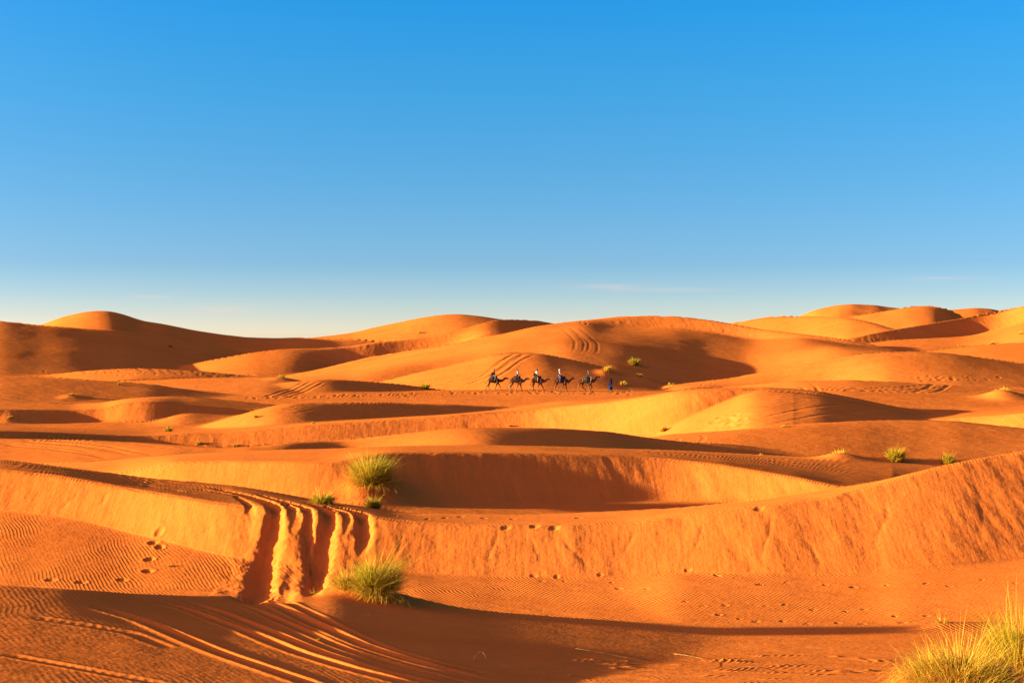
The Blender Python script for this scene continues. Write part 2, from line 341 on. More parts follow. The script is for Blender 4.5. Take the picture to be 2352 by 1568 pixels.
# ---------------------------------------------------------------- reading a place on the sand from a measured point
YS = np.exp(np.linspace(math.log(8.0), math.log(1400.0), 2000))
def ground_at(px, py):
    z = H_base(float(px), YS)
    p = HY - F * z / YS
    hit = np.nonzero(p <= py)[0]
    i = int(hit[0]) if len(hit) else len(YS) - 1
    if i == 0:
        Y = YS[0]
    else:
        t = (p[i - 1] - py) / max(p[i - 1] - p[i], 1e-6)
        Y = YS[i - 1] + t * (YS[i] - YS[i - 1])
    return np.array([(px - CX) / F * Y, Y])

def path_at(pts, n=40):
    """ground path through measured points, resampled smoothly"""
    g = np.array([ground_at(*p) for p in pts])
    t = np.linspace(0, 1, len(g))
    tt = np.linspace(0, 1, n)
    out = np.stack([np.interp(tt, t, g[:, k]) for k in (0, 1)], 1)
    for _ in range(4):
        out[1:-1] = 0.25 * out[:-2] + 0.5 * out[1:-1] + 0.25 * out[2:]
    return out

# ---------------------------------------------------------------- relief worked into the sand (tracks, prints, gullies, mounds)
RELIEF = []      # callables (X, Y) -> dz
def near_path(path, X, Y, reach):
    """distance to a path, signed side and position along it; index of the points within reach"""
    lo, hi = path.min(0) - reach, path.max(0) + reach
    idx = np.nonzero((X > lo[0]) & (X < hi[0]) & (Y > lo[1]) & (Y < hi[1]))
    x, y = X[idx], Y[idx]
    best = np.full(x.shape, 1e9); side = np.zeros_like(x); along = np.zeros_like(x)
    s0 = 0.0
    for a, b in zip(path[:-1], path[1:]):
        d = b - a; L = math.hypot(*d)
        if L < 1e-9: continue
        t = np.clip(((x - a[0]) * d[0] + (y - a[1]) * d[1]) / (L * L), 0, 1)
        qx, qy = x - a[0] - t * d[0], y - a[1] - t * d[1]
        dist = np.hypot(qx, qy)
        m = dist < best
        best[m] = dist[m]
        side[m] = np.sign(d[0] * qy[m] - d[1] * qx[m])
        along[m] = s0 + t[m] * L
        s0 += L
    return idx, best, side, along, s0

def rut(pts, width=0.3, depth=0.07, berm=0.5, gauge=0.0, tread=0.0, n=40, fade=0.12, seed=0):
    path = path_at(pts, n)
    def f(X, Y, DZ):
        reach = width * 2.2 + gauge
        idx, dist, side, al, L = near_path(path, X, Y, reach)
        sd = dist * side
        ends = sstep(0, fade * L + 1e-6, al) * sstep(0, fade * L + 1e-6, L - al)
        wob = 1 + 0.5 * gnoise(al * 0.6, 0 * al + seed * 3.7, 5)
        dz = 0
        for off in ((0.0,) if gauge == 0 else (-gauge / 2, gauge / 2)):
            q = np.abs(sd - off) / (width * 0.5)
            dz = dz - depth * np.exp(-(q ** 4)) + berm * depth * np.exp(-((q - 1.6) / 0.45) ** 2)
            if tread:
                dz = dz + tread * np.sin(al * 2 * math.pi / 0.16 + 2.0 * np.abs(sd - off) / width) * np.exp(-(q ** 4))
        DZ[idx] += dz * ends * wob
    RELIEF.append(f)

def dent(px, py, rx=0.16, ry=0.10, depth=0.05, rim=0.5, rot=0.0):
    g = ground_at(px, py)
    def f(X, Y, DZ):
        r = 3 * max(rx, ry)
        idx = np.nonzero((np.abs(X - g[0]) < r) & (np.abs(Y - g[1]) < r))
        x, y = X[idx] - g[0], Y[idx] - g[1]
        c, s = math.cos(rot), math.sin(rot)
        q = np.sqrt(((x * c + y * s) / rx) ** 2 + ((-x * s + y * c) / ry) ** 2)
        DZ[idx] += -depth * np.exp(-q ** 3.0) + rim * depth * np.exp(-((q - 1.45) / 0.4) ** 2)
    RELIEF.append(f)

def heap(px, py, rx, ry, h, tail=0.0):
    g = ground_at(px, py)
    def f(X, Y, DZ):
        idx = np.nonzero((np.abs(X - g[0]) < 4 * rx + tail) & (np.abs(Y - g[1]) < 4 * ry))
        x, y = X[idx] - g[0], Y[idx] - g[1]
        ex = np.where(x > 0, x / (rx + tail), x / rx)
        DZ[idx] += h * np.exp(-(ex ** 2 + (y / ry) ** 2))
    RELIEF.append(f)

# gullies where wheels have cut over the brink of the near dune: soft-sided, slanting, tapering
def gully(pts, depth, n=40, seed=0, sharp=3.0, top=0.15, bottom=0.12):
    """pts: (px, py, width in metres)"""
    path = path_at([p[:2] for p in pts], n)
    wid = np.interp(np.linspace(0, 1, n), np.linspace(0, 1, len(pts)), [p[2] for p in pts])
    seg = np.concatenate([[0], np.cumsum(np.hypot(*np.diff(path, axis=0).T))])
    def f(X, Y, DZ):
        idx, dist, side, al, L = near_path(path, X, Y, wid.max() * 1.6)
        w = np.interp(al, seg, wid) * (1 + 0.22 * gnoise(al * 2.0, side * 3.1 + seed, 31) + 0.16 * gnoise(al * 7.0, side * 5.3 + seed, 37))
        dist = np.maximum(dist + 0.045 * fbm(X[idx] / 0.16, Y[idx] / 0.22, 3, 71), 0)
        q = dist / np.maximum(w * 0.5, 1e-3)
        ends = sstep(0, top * L + 1e-6, al) * sstep(0, bottom * L + 1e-6, L - al)
        DZ[idx] += -depth * np.exp(-q ** sharp) * ends
    RELIEF.append(f)
gully([(470, 1118, .2), (560, 1134, .25), (618, 1152, .3), (636, 1172, .34), (626, 1226, .46), (612, 1290, .54), (590, 1362, .58), (578, 1392, .58)], 0.17, seed=1)
gully([(540, 1138, 0.11), (564, 1152, 0.16), (576, 1168, 0.21), (581, 1190, 0.18), (583, 1212, 0.06)], 0.073, seed=2, bottom=.4)
gully([(590, 1134, 0.11), (646, 1150, 0.17), (674, 1170, 0.25), (680, 1190, 0.30), (673, 1214, 0.23), (662, 1245, 0.06)], 0.106, seed=3, bottom=.4)
gully([(640, 1146, 0.11), (688, 1160, 0.17), (712, 1178, 0.23), (709, 1215, 0.28), (706, 1258, 0.25), (712, 1310, 0.14), (718, 1335, 0.07)], 0.112, seed=4, bottom=.3)
gully([(680, 1150, .1), (730, 1160, .2), (756, 1176, .3), (754, 1204, .42), (746, 1240, .48), (736, 1290, .50), (722, 1345, .42), (716, 1375, .3)], 0.16, seed=5, bottom=.2)
gully([(740, 1160, 0.09), (785, 1173, 0.14), (800, 1190, 0.21), (796, 1212, 0.16), (786, 1240, 0.05)], 0.073, seed=6, bottom=.4)
gully([(760, 1162, 0.11), (814, 1173, 0.23), (834, 1188, 0.34), (837, 1216, 0.39), (836, 1250, 0.32), (826, 1290, 0.14)], 0.158, seed=7, bottom=.3)
gully([(676, 1296, 0.06), (664, 1326, 0.23), (652, 1360, 0.39), (645, 1385, 0.46)], 0.099, seed=8, top=.4)
gully([(640, 1300, 0.06), (632, 1335, 0.14), (622, 1370, 0.23)], 0.046, seed=9, top=.4)
# crumbled sand across the gullied part of the face
def crumble(X, Y, DZ):
    idx = np.nonzero((X > -7.2) & (X < -3.4) & (Y > 31.5) & (Y < 36.6))
    x, y = X[idx], Y[idx]
    m = sstep(-7.2, -6.6, x) * (1 - sstep(-3.9, -3.4, x)) * sstep(31.5, 32.2, y) * (1 - sstep(35.6, 36.4, y))
    DZ[idx] += m * (0.03 * fbm((x + 0.35 * y) / 0.5, y / 0.9, 3, 91) + 0.006 * fbm(x / 0.12, y / 0.16, 2, 93))
RELIEF.append(crumble)
# wheel ruts over the foreground mound
for i_, (p_, w_, d_) in enumerate((
    ([(200, 1386), (330, 1425), (430, 1468), (520, 1505), (640, 1545), (760, 1585)], 0.26, 0.085),
    ([(330, 1372), (430, 1398), (540, 1440), (660, 1490), (800, 1535), (980, 1580)], 0.24, 0.07),
    ([(405, 1374), (500, 1402), (600, 1442), (720, 1495), (870, 1540), (1060, 1585)], 0.24, 0.08),
    ([(500, 1374), (580, 1396), (680, 1440), (790, 1490), (930, 1532), (1120, 1580)], 0.20, 0.06),
    ([(590, 1372), (640, 1392), (720, 1432), (830, 1482), (960, 1522), (1150, 1568)], 0.24, 0.08),
    ([(640, 1370), (690, 1396), (780, 1440), (890, 1488), (1020, 1524), (1200, 1562)], 0.20, 0.06),
    ([(0, 1500), (120, 1522), (260, 1548), (400, 1575)], 0.20, 0.035),
    ([(60, 1415), (180, 1432), (300, 1452), (400, 1490)], 0.22, 0.03))):
    rut(p_, w_ * 0.85, d_ * 0.36, berm=0.55, tread=0.0018, seed=i_)
# ruts along the flat top of the near dune
for i_, p_ in enumerate(([(0, 1062), (150, 1078), (300, 1099), (430, 1112), (560, 1128)], [(0, 1068), (160, 1084), (320, 1106), (470, 1124), (570, 1142)],
                        [(60, 1082), (200, 1096), (330, 1115), (460, 1134)])):
    rut(p_, 0.2, 0.018, berm=0.4, tread=0.0015, seed=20 + i_)
# tracks on the plateau of the bowl dune and on the dunes farther back
for i_, (p_, w_, d_, g_) in enumerate((
    ([(1380, 1034), (1560, 1044), (1740, 1058), (1900, 1074), (2050, 1090)], 0.3, 0.028, 1.5),
    ([(1500, 1042), (1700, 1052), (1900, 1062), (2060, 1072)], 0.3, 0.024, 1.5),
    ([(0, 1012), (110, 1016), (210, 1028), (300, 1044)], 0.3, 0.07, 1.5),
    ([(20, 1016), (130, 1024), (230, 1038), (280, 1048)], 0.4, 0.09, 1.2),
    ([(100, 1011), (220, 1017), (330, 1030), (400, 1040)], 0.3, 0.06, 1.5),
    ([(1700, 984), (1770, 966), (1850, 948), (1930, 938), (2010, 934)], 0.4, 0.09, 1.6),
    ([(1540, 1018), (1590, 1006), (1580, 1000)], 0.3, 0.05, 1.4),
    ([(735, 874), (712, 886), (680, 900), (640, 914)], 0.5, 0.14, 1.7),
    ([(722, 874), (695, 886), (660, 900), (615, 914)], 0.5, 0.12, 1.7),
    ([(1298, 752), (1318, 768), (1332, 786), (1330, 804), (1318, 814)], 0.7, 0.10, 1.7),
    ([(1318, 752), (1342, 768), (1362, 788), (1362, 806), (1350, 816)], 0.7, 0.10, 1.7),
    ([(1196, 812), (1166, 828), (1140, 848), (1110, 868), (1060, 880)], 0.7, 0.26, 1.6),
    ([(1222, 811), (1186, 826), (1160, 846), (1130, 866), (1080, 884)], 0.6, 0.22, 1.6),
    ([(1180, 812), (1146, 830), (1118, 852), (1060, 874), (1000, 884)], 0.5, 0.18, 0.0),
    ([(640, 952), (700, 936), (760, 930), (840, 929), (960, 933)], 0.35, 0.06, 1.5),
    ([(1836, 879), (1862, 890), (1890, 902)], 0.5, 0.15, 1.4),
    ([(1880, 890), (1980, 897), (2080, 892), (2180, 884)], 0.6, 0.16, 1.6),
    ([(1930, 900), (2040, 902), (2150, 893), (2280, 884)], 0.6, 0.16, 1.6),
    ([(2000, 884), (2120, 889), (2230, 896), (2350, 900)], 0.7, 0.16, 1.8),
    ([(240, 846), (330, 851), (430, 858), (520, 864)], 0.8, 0.15, 1.8),
    ([(260, 740), (290, 742), (330, 738)], 0.9, 0.2, 1.8))):
    rut(p_, w_ * 0.85, d_ * 0.24, berm=0.3, gauge=g_, tread=0.0, seed=40 + i_)
# footprints
for x_, y_ in ((366, 1222), (352, 1246), (367, 1256), (343, 1284), (340, 1311)):
    dent(x_, y_, 0.10, 0.12, 0.038, rim=0.25, rot=x_ * 0.3)
for x_, y_ in ((118, 1331), (187, 1336), (281, 1331)):
    dent(x_, y_, 0.12, 0.08, 0.022, rim=0.3)
random.seed(5)
for x_, y_ in ((1590, 1311), (1640, 1320), (1697, 1326), (1747, 1336), (1810, 1337), (1880, 1343), (1955, 1342), (2040, 1342), (2115, 1339), (2185, 1342), (2255, 1336), (2330, 1338),
               (1557, 1383), (1605, 1388), (1660, 1388), (1764, 1391), (1812, 1396), (1872, 1398), (1924, 1402), (1988, 1405), (2047, 1410), (2120, 1414),
               (1655, 1410), (1706, 1420), (1745, 1423), (1805, 1423), (1860, 1426), (1925, 1426), (1987, 1429), (2065, 1432), (2130, 1435),
               (1227, 1323), (1255, 1337), (1290, 1323), (1302, 1334), (1378, 1319), (1404, 1331), (1407, 1346), (1430, 1352), (1482, 1354)):
    dent(x_ + random.gauss(0, 8), y_ + random.gauss(0, 2.5), random.uniform(0.05, 0.09), random.uniform(0.04, 0.07), random.uniform(0.008, 0.022), rim=0.25, rot=random.uniform(-0.8, 0.8))
for x_, y_ in ((1162, 1209), (1228, 1206), (1274, 1209), (1744, 1165)):
    dent(x_, y_ + 2, 0.11, 0.07, 0.03, rim=0.1, rot=0.3)
for x_, y_ in ((980, 1192), (1020, 1189), (1058, 1186), (1110, 1190), (1180, 1191), (905, 1184), (1330, 1189)):
    dent(x_, y_, 0.08, 0.08, 0.02, rim=0.2)
# slumps that have run down the slip face from the broken places in the brink
for i_, (p_, w_, d_) in enumerate((([(1148, 1210), (1140, 1240), (1124, 1275), (1108, 1310)], 0.14, 0.05), ([(1218, 1225), (1230, 1260), (1250, 1300)], 0.10, 0.04),
                        ([(1290, 1215), (1300, 1250), (1340, 1290), (1360, 1312)], 0.10, 0.04), ([(1460, 1210), (1445, 1250), (1420, 1290)], 0.12, 0.03),
                        ([(1772, 1168), (1768, 1220), (1752, 1270), (1735, 1312)], 0.14, 0.05), ([(1840, 1230), (1868, 1260), (1888, 1300), (1896, 1320)], 0.16, 0.05),
                        ([(1620, 1190), (1605, 1240), (1580, 1290)], 0.12, 0.03), ([(2030, 1120), (2040, 1180), (2010, 1240), (1990, 1290)], 0.16, 0.04),
                        ([(2230, 1080), (2250, 1140), (2260, 1220), (2230, 1270)], 0.18, 0.04), ([(190, 1120), (150, 1160), (120, 1180)], 0.16, 0.06),
                        ([(250, 1125), (225, 1170)], 0.18, 0.05), ([(930, 1215), (920, 1250), (905, 1290)], 0.12, 0.04))):
    gully([(q_[0], q_[1], w_ * (0.5 + k_ / 3.0)) for k_, q_ in enumerate(p_)], d_ * 0.24, seed=60 + i_, sharp=1.6, top=0.35, bottom=0.45)
# the caravan's trail, trodden along the foot of the dunes
for i_ in range(200):
    t_ = random.random()
    x_ = 560 + t_ * 900
    y_ = np.interp(x_, [560, 746, 883, 1020, 1115, 1420, 1470], [914, 911, 905.5, 903, 901, 901, 899]) + random.gauss(0, 2.2)
    dent(x_, y_, random.uniform(0.16, 0.34), random.uniform(0.2, 0.5), random.uniform(0.025, 0.06), rim=0.35)
# small scrambles of prints on the far slopes
for cx_, cy_, sx_, sy_, n_ in ((1330, 742, 14, 5, 22), (1690, 968, 26, 12, 16), (2160, 868, 60, 6, 30), (300, 856, 70, 4, 30), (500, 862, 60, 3, 24), (1590, 880, 40, 3, 14)):
    for i_ in range(n_):
        dent(cx_ + random.gauss(0, sx_), cy_ + random.gauss(0, sy_ * 0.6), random.uniform(0.2, 0.4), random.uniform(0.25, 0.5), random.uniform(0.02, 0.06), rim=0.3)
# hummocks of sand caught by the tussocks
for a_ in ((845, 1372, 0.7, 0.45, 0.22, 0.6), (2180, 1600, 1.0, 0.8, 0.22, 0.8), (850, 1132, 0.9, 0.7, 0.30, 0.6), (1928, 1054, 0.8, 0.8, 0.28, 0.6), (2300, 914, 1.6, 2.0, 0.75, 1.0),
           (645, 872, 1.5, 2.0, 0.3, 0.8), (1390, 858, 1.2, 2.0, 0.35, 2.0), (1468, 871, 2.0, 2.0, 0.4, 1.5), (162, 913, 1.0, 1.4, 0.2, 0.6), (2165, 1442, 0.5, 0.35, 0.12, 0.8), (1540, 889, 1.2, 2.0, 0.3, 1.2),
           (25, 963, 0.8, 1.0, 0.15, 0.5)):
    heap(*a_)
# little drifts and lumps on the right foreground
for i_ in range(46):
    heap(random.uniform(1180, 2080), random.uniform(1500, 1568), random.uniform(0.05, 0.22), random.uniform(0.03, 0.08), random.uniform(0.008, 0.03), random.uniform(0.0, 0.2))


# ---------------------------------------------------------------- sand material
def new_mat(name):
    m = bpy.data.materials.new(name)
    m.use_nodes = True
    nt = m.node_tree
    b = nt.nodes['Principled BSDF']
    return m, nt.nodes, nt.links, b

def sand_material():
    m, N, L, b = new_mat("sand")
    b.inputs['Roughness'].default_value = 0.95
    b.inputs['Specular IOR Level'].default_value = 0.0
    tc = N.new('ShaderNodeTexCoord')
    def attr(name):
        a = N.new('ShaderNodeAttribute'); a.attribute_name = name; a.attribute_type = 'GEOMETRY'
        return a.outputs['Fac']
    def math_(op, a, c=None, clamp=False):
        n = N.new('ShaderNodeMath'); n.operation = op; n.use_clamp = clamp
        for i, v in enumerate((a, c)):
            if v is None: continue
            if isinstance(v, (int, float)): n.inputs[i].default_value = v
            else: L.new(v, n.inputs[i])
        return n.outputs[0]
    def noise(vec, scale, detail=3, rough=0.5):
        n = N.new('ShaderNodeTexNoise'); n.inputs['Scale'].default_value = scale
        n.inputs['Detail'].default_value = detail; n.inputs['Roughness'].default_value = rough
        L.new(vec, n.inputs['Vector'])
        return n.outputs['Fac']
    def mapped(scale, rot=0.0):
        n = N.new('ShaderNodeMapping'); n.inputs['Scale'].default_value = scale
        n.inputs['Rotation'].default_value = (0, 0, rot)
        L.new(tc.outputs['Object'], n.inputs['Vector'])
        return n.outputs[0]
    flat = mapped((1, 1, 0.0))
    # colour: large drifts of slightly redder and paler sand, fine grain
    big = noise(flat, 0.045, 3)
    grain = noise(flat, 26.0, 2, 0.7)
    streak = noise(mapped((0.35, 1.6, 0), 0.25), 0.35, 5, 0.62)
    v = math_('ADD', math_('ADD', math_('MULTIPLY', big, 0.4), math_('MULTIPLY', streak, 0.38)), math_('MULTIPLY', grain, 0.22))
    ramp = N.new('ShaderNodeValToRGB')
    e = ramp.color_ramp.elements
    e[0].position, e[0].color = 0.36, (0.58, 0.122, 0.017, 1)
    e[1].position, e[1].color = 0.62, (0.71, 0.166, 0.027, 1)
    L.new(v, ramp.inputs['Fac'])
    L.new(ramp.outputs[0], b.inputs['Base Color'])
    # wind ripples: two families of wavy crests
    def ripples(rot, wavelength, bend, seed_scale):
        r = mapped((1, 1, 0), rot)
        sep = N.new('ShaderNodeSeparateXYZ'); L.new(r, sep.inputs[0])
        d1 = noise(flat, seed_scale, 2)
        d2 = noise(flat, seed_scale * 5, 1)
        ph = math_('ADD', math_('MULTIPLY', sep.outputs[0], 2 * math.pi / wavelength),
                   math_('ADD', math_('MULTIPLY', d1, bend), math_('MULTIPLY', d2, bend * 0.24)))
        s = math_('SINE', ph)
        return math_('POWER', math_('ADD', math_('MULTIPLY', s, 0.5), 0.5), 1.4)
    r1 = ripples(math.radians(-28), 0.085, 40.0, 0.3)
    rip = math_('MULTIPLY', math_('MULTIPLY', r1, attr('ripple')), 0.0021)
    fine = math_('ADD', math_('MULTIPLY', noise(flat, 9.0, 4, 0.6), 0.008), math_('MULTIPLY', noise(mapped((1, 2.2, 0), 0.5), 1.3, 4, 0.55), 0.03))
    # slip faces: avalanche tongues drawn out down the slope
    st = mapped((1.0, 0.3, 0.3), math.radians(-18))
    s1 = noise(st, 1.6, 3, 0.5)
    s2 = noise(mapped((1.0, 0.16, 0.16), math.radians(-10)), 5.5, 3, 0.6)
    slip = math_('MULTIPLY', math_('ADD', math_('MULTIPLY', s1, 0.018), math_('MULTIPLY', s2, 0.012)), attr('slip'))
    churn = math_('MULTIPLY', math_('MULTIPLY', noise(flat, 2.2, 3, 0.6), attr('churn')), 0.35)
    wind = math_('MULTIPLY', math_('MULTIPLY', noise(mapped((0.5, 1.5, 0), 0.35), 0.9, 5, 0.6), attr('far')), 0.11)
    h = math_('ADD', math_('ADD', math_('ADD', rip, wind), fine), math_('ADD', slip, churn))
    bump = N.new('ShaderNodeBump'); bump.inputs['Strength'].default_value = 1.0
    bump.inputs['Distance'].default_value = 1.0
    L.new(h, bump.inputs['Height']); L.new(bump.outputs[0], b.inputs['Normal'])
    return m
SAND = sand_material()

# ---------------------------------------------------------------- terrain mesh
def build_terrain(ncol_in=990, nrow=800):
    cols = np.concatenate([np.linspace(-760, -60, 70)[:-1], np.linspace(-60, 2412, ncol_in), np.linspace(2412, 3112, 70)[1:]])
    # rows follow the relief: more of them where the sand faces the viewer
    cc = np.linspace(cols[0], cols[-1], 260)
    Yc = np.exp(np.linspace(math.log(7.5), math.log(1500.0), 2400))[:, None]
    zc = H_base(cc[None, :], Yc + 0 * cc[None, :])
    pc = HY - F * zc / Yc
    run = np.minimum.accumulate(pc, 0)
    vis = np.abs(np.diff(run, axis=0))
    w = np.minimum(vis, 6.0) + 0.04 * np.minimum(np.abs(np.diff(pc, axis=0)), 6.0) + 0.10 + 0.25 * np.diff(np.log(Yc), axis=0) * 40
    w = np.minimum(w, 3.0)
    kern = np.exp(-0.5 * (np.arange(-6, 7) / 3.0) ** 2); kern /= kern.sum()
    wp = np.pad(w, ((0, 0), (6, 6)), mode='edge')
    w = sum(kern[i] * wp[:, i:i + w.shape[1]] for i in range(13))
    cdf = np.concatenate([np.zeros((1, w.shape[1])), np.cumsum(w, 0)], 0)
    cdf /= cdf[-1:]
    tt = np.linspace(0, 1, nrow)
    lY = np.log(Yc[:, 0])
    rows_c = np.stack([np.interp(tt, cdf[:, j], lY) for j in range(cdf.shape[1])], 1)
    j = np.interp(cols, cc, np.arange(len(cc)))
    j0 = np.clip(np.floor(j).astype(int), 0, len(cc) - 2); fj = j - j0
    lr = rows_c[:, j0] * (1 - fj) + rows_c[:, j0 + 1] * fj
    Y = np.exp(lr)
    PX = np.broadcast_to(cols[None, :], Y.shape)
    X = (PX - CX) / F * Y
    Z, ids = H_base(cols[None, :], Y, True)
    # broad unevenness
    Z = Z + 0.03 * fbm(X / 5.0, Y / 5.0, 2, 3) * sstep(20, 60, Y) + 0.0007 * Y * fbm(X / 22.0, Y / 22.0, 2, 7) * sstep(60, 200, Y)
    dY = np.gradient(Z, axis=0) / np.maximum(np.gradient(Y, axis=0), 1e-4)
    slip = sstep(0.40, 0.55, dY)
    tong = fbm((X + 0.3 * Y) / 0.9, Y / 3.0, 3, 11) * 0.021 * (0.4 + 1.6 * sstep(-0.2, 0.4, fbm(X / 2.2, Y / 2.2, 2, 41)))
    Z = Z + slip * tong * np.where(Y > 150, 2.0, 1.0)
    DZ = np.zeros_like(Z)
    for f in RELIEF:
        f(X, Y, DZ)
    Z = Z + DZ
    ripple = (1 - sstep(0.30, 0.45, dY)) * (0.25 + 0.75 * sstep(-0.1, 0.3, fbm(X / 4.0, Y / 5.0, 2, 23) + 0.15)) * (1 - sstep(90, 160, Y)) * np.where(ids == 1, 0.55, 1.0 + (0.5 + 1.7 * sstep(-5, -1, X)) * sstep(24, 28, Y) * (1 - sstep(38, 46, Y))) * (0.45 + 0.8 * sstep(-0.25, 0.3, fbm(X / 1.1, Y / 1.6, 2, 57)))
    churn = np.zeros_like(Z)
    far = sstep(45, 120, Y) * (1 - 0.7 * slip)
    return X, Y, Z, ids, slip, ripple, churn, far

def grid_normals(P):
    du = np.empty_like(P); dv = np.empty_like(P)
    du[:, 1:-1] = P[:, 2:] - P[:, :-2]; du[:, 0] = P[:, 1] - P[:, 0]; du[:, -1] = P[:, -1] - P[:, -2]
    dv[1:-1] = P[2:] - P[:-2]; dv[0] = P[1] - P[0]; dv[-1] = P[-1] - P[-2]
    n = np.cross(du, dv)
    n /= np.maximum(np.linalg.norm(n, axis=-1, keepdims=True), 1e-12)
    return n

def quad_mesh(name, V, Q):
    me = bpy.data.meshes.new(name)
    me.vertices.add(len(V)); me.vertices.foreach_set('co', V.astype(np.float32).ravel())
    me.loops.add(Q.size); me.loops.foreach_set('vertex_index', Q.astype(np.int32).ravel())
    me.polygons.add(len(Q))
    me.polygons.foreach_set('loop_start', np.arange(0, Q.size, 4, dtype=np.int32))
    me.polygons.foreach_set('use_smooth', np.ones(len(Q), bool))
    me.update(calc_edges=True)
    return me

X, Y, Z, ids, slip, ripple, churn, far = build_terrain()
P = np.stack([X, Y, Z], -1)
NRM = grid_normals(P)
nr, nc = Z.shape
ii = (np.arange(nr - 1)[:, None] * nc + np.arange(nc - 1)[None, :]).reshape(-1)
QUADS = np.stack([ii, ii + 1, ii + nc + 1, ii + nc], 1)
face_id = ids[:-1, :-1].reshape(-1)
Pf, Nf = P.reshape(-1, 3), NRM.reshape(-1, 3)
ATT = dict(slip=slip.reshape(-1), ripple=ripple.reshape(-1), churn=churn.reshape(-1), far=far.reshape(-1))
for i, d in enumerate(DUNES):
    q = QUADS[face_id == i]
    if not len(q): continue
    used, inv = np.unique(q, return_inverse=True)
    me = quad_mesh(d['name'], Pf[used], inv.reshape(q.shape))
    me.normals_split_custom_set_from_vertices(Nf[used].tolist())
    for k, v in ATT.items():
        a = me.attributes.new(k, 'FLOAT', 'POINT'); a.data.foreach_set('value', v[used].astype(np.float32))
    me.materials.append(SAND)
    o = bpy.data.objects.new(d['name'], me); COL.objects.link(o)
    o['kind'] = 'structure'
    o['label'] = d['label']

def sand_z(x, y):
    """height of the finished sand at a place (nearest grid sample, bilinear across columns)"""
    px = CX + F * x / y
    c = int(np.clip(np.searchsorted(COLS, px) - 1, 0, nc - 2))
    t = (px - COLS[c]) / (COLS[c + 1] - COLS[c])
    za = np.interp(y, Y[:, c], Z[:, c]); zb = np.interp(y, Y[:, c + 1], Z[:, c + 1])
    return float(za + t * (zb - za))
COLS = CX + F * X[0] / Y[0]

# ---------------------------------------------------------------- outer ground so that the sand reaches the horizon all round
def outer_ground():
    r = np.concatenate([[0.0], np.geomspace(14, 9000, 70)])
    a = np.linspace(0, 2 * math.pi, 145)[:-1]
    R_, A_ = np.meshgrid(r, a, indexing='ij')
    x, y = R_ * np.sin(A_), R_ * np.cos(A_)
    u = x / np.maximum(y, 1e-3)
    inside = (y > 4) & (np.abs(u) < 0.60)
    yy = np.clip(np.hypot(x, y), 9, 1400)
    z = -2.2 - 4.0 * (1 - np.exp(-np.hypot(x, y) / 26.0)) - 3.0 * (1 - np.exp(-np.hypot(x, y) / 150.0))
    z = z + 1.6 * fbm(x / 60, y / 60, 3, 77) * sstep(30, 120, np.hypot(x, y)) + 5.0 * fbm(x / 260, y / 260, 3, 81) * sstep(150, 500, np.hypot(x, y))
    edge = sstep(0.50, 0.62, np.abs(u))
    z = np.where(inside, z - 6.0 - 0.03 * np.hypot(x, y) * (1 - edge), z)
    n1, n2 = R_.shape
    V = np.stack([x, y, z], -1).reshape(-1, 3)
    i, j = np.meshgrid(np.arange(n1 - 1), np.arange(n2), indexing='ij')
    j2 = (j + 1) % n2
    Q = np.stack([i * n2 + j, (i + 1) * n2 + j, (i + 1) * n2 + j2, i * n2 + j2], -1).reshape(-1, 4)
    me = quad_mesh('outer_sand', V, Q[:, ::-1])
    me.materials.append(SAND)
    o = bpy.data.objects.new('outer_sand', me); COL.objects.link(o)
    o['kind'] = 'structure'; o['label'] = 'open desert sand stretching beyond the dunes to the horizon'
outer_ground()

# ---------------------------------------------------------------- helpers for things
def tag(o, label, cat, group=None):
    o['label'] = label; o['category'] = cat
    if group: o['group'] = group
    return o

def empty(name, loc, rz=0.0, scale=1.0):
    o = bpy.data.objects.new(name, None); COL.objects.link(o)
    o.location = loc; o.rotation_euler = (0, 0, rz); o.scale = (scale,) * 3
    o.empty_display_size = 0.3
    return o

def link(name, me, mat, parent=None):
    o = bpy.data.objects.new(name, me); COL.objects.link(o)
    if mat is not None and not me.materials: me.materials.append(mat)
    if parent is not None: o.parent = parent
    return o

def add_ball(bm, c, r, seg=10):
    m = Matrix.Translation(c) @ (Matrix.Diagonal((*r, 1)) if hasattr(r, '__len__') else Matrix.Scale(r, 4))
    bmesh.ops.create_uvsphere(bm, u_segments=seg, v_segments=max(6, seg * 2 // 3), radius=1.0, matrix=m)

def add_limb(bm, pts, seg=10):
    """tapered tubes with round joints through (x, y, z, r) points"""
    for p in pts:
        add_ball(bm, Vector(p[:3]), p[3], seg)
    for p, q in zip(pts[:-1], pts[1:]):
        a, b = Vector(p[:3]), Vector(q[:3])
        d = b - a
        if d.length < 1e-5: continue
        m = Matrix.Translation((a + b) / 2) @ d.to_track_quat('Z', 'Y').to_matrix().to_4x4()
        bmesh.ops.create_cone(bm, cap_ends=True, segments=seg, radius1=p[3], radius2=q[3], depth=d.length, matrix=m)

def fuse(name, bm, voxel, smooth=4):
    """one continuous skin grown over overlapping volumes"""
    me = bpy.data.meshes.new(name + '_raw'); bm.to_mesh(me); bm.free()
    o = bpy.data.objects.new(name + '_raw', me); COL.objects.link(o)
    r = o.modifiers.new('r', 'REMESH'); r.mode = 'VOXEL'; r.voxel_size = voxel
    if smooth:
        s = o.modifiers.new('s', 'SMOOTH'); s.iterations = smooth; s.factor = 0.5
    dg = bpy.context.evaluated_depsgraph_get()
    res = bpy.data.meshes.new_from_object(o.evaluated_get(dg))
    bpy.data.objects.remove(o); bpy.data.meshes.remove(me)
    res.name = name
    res.polygons.foreach_set('use_smooth', np.ones(len(res.polygons), bool))
    return res

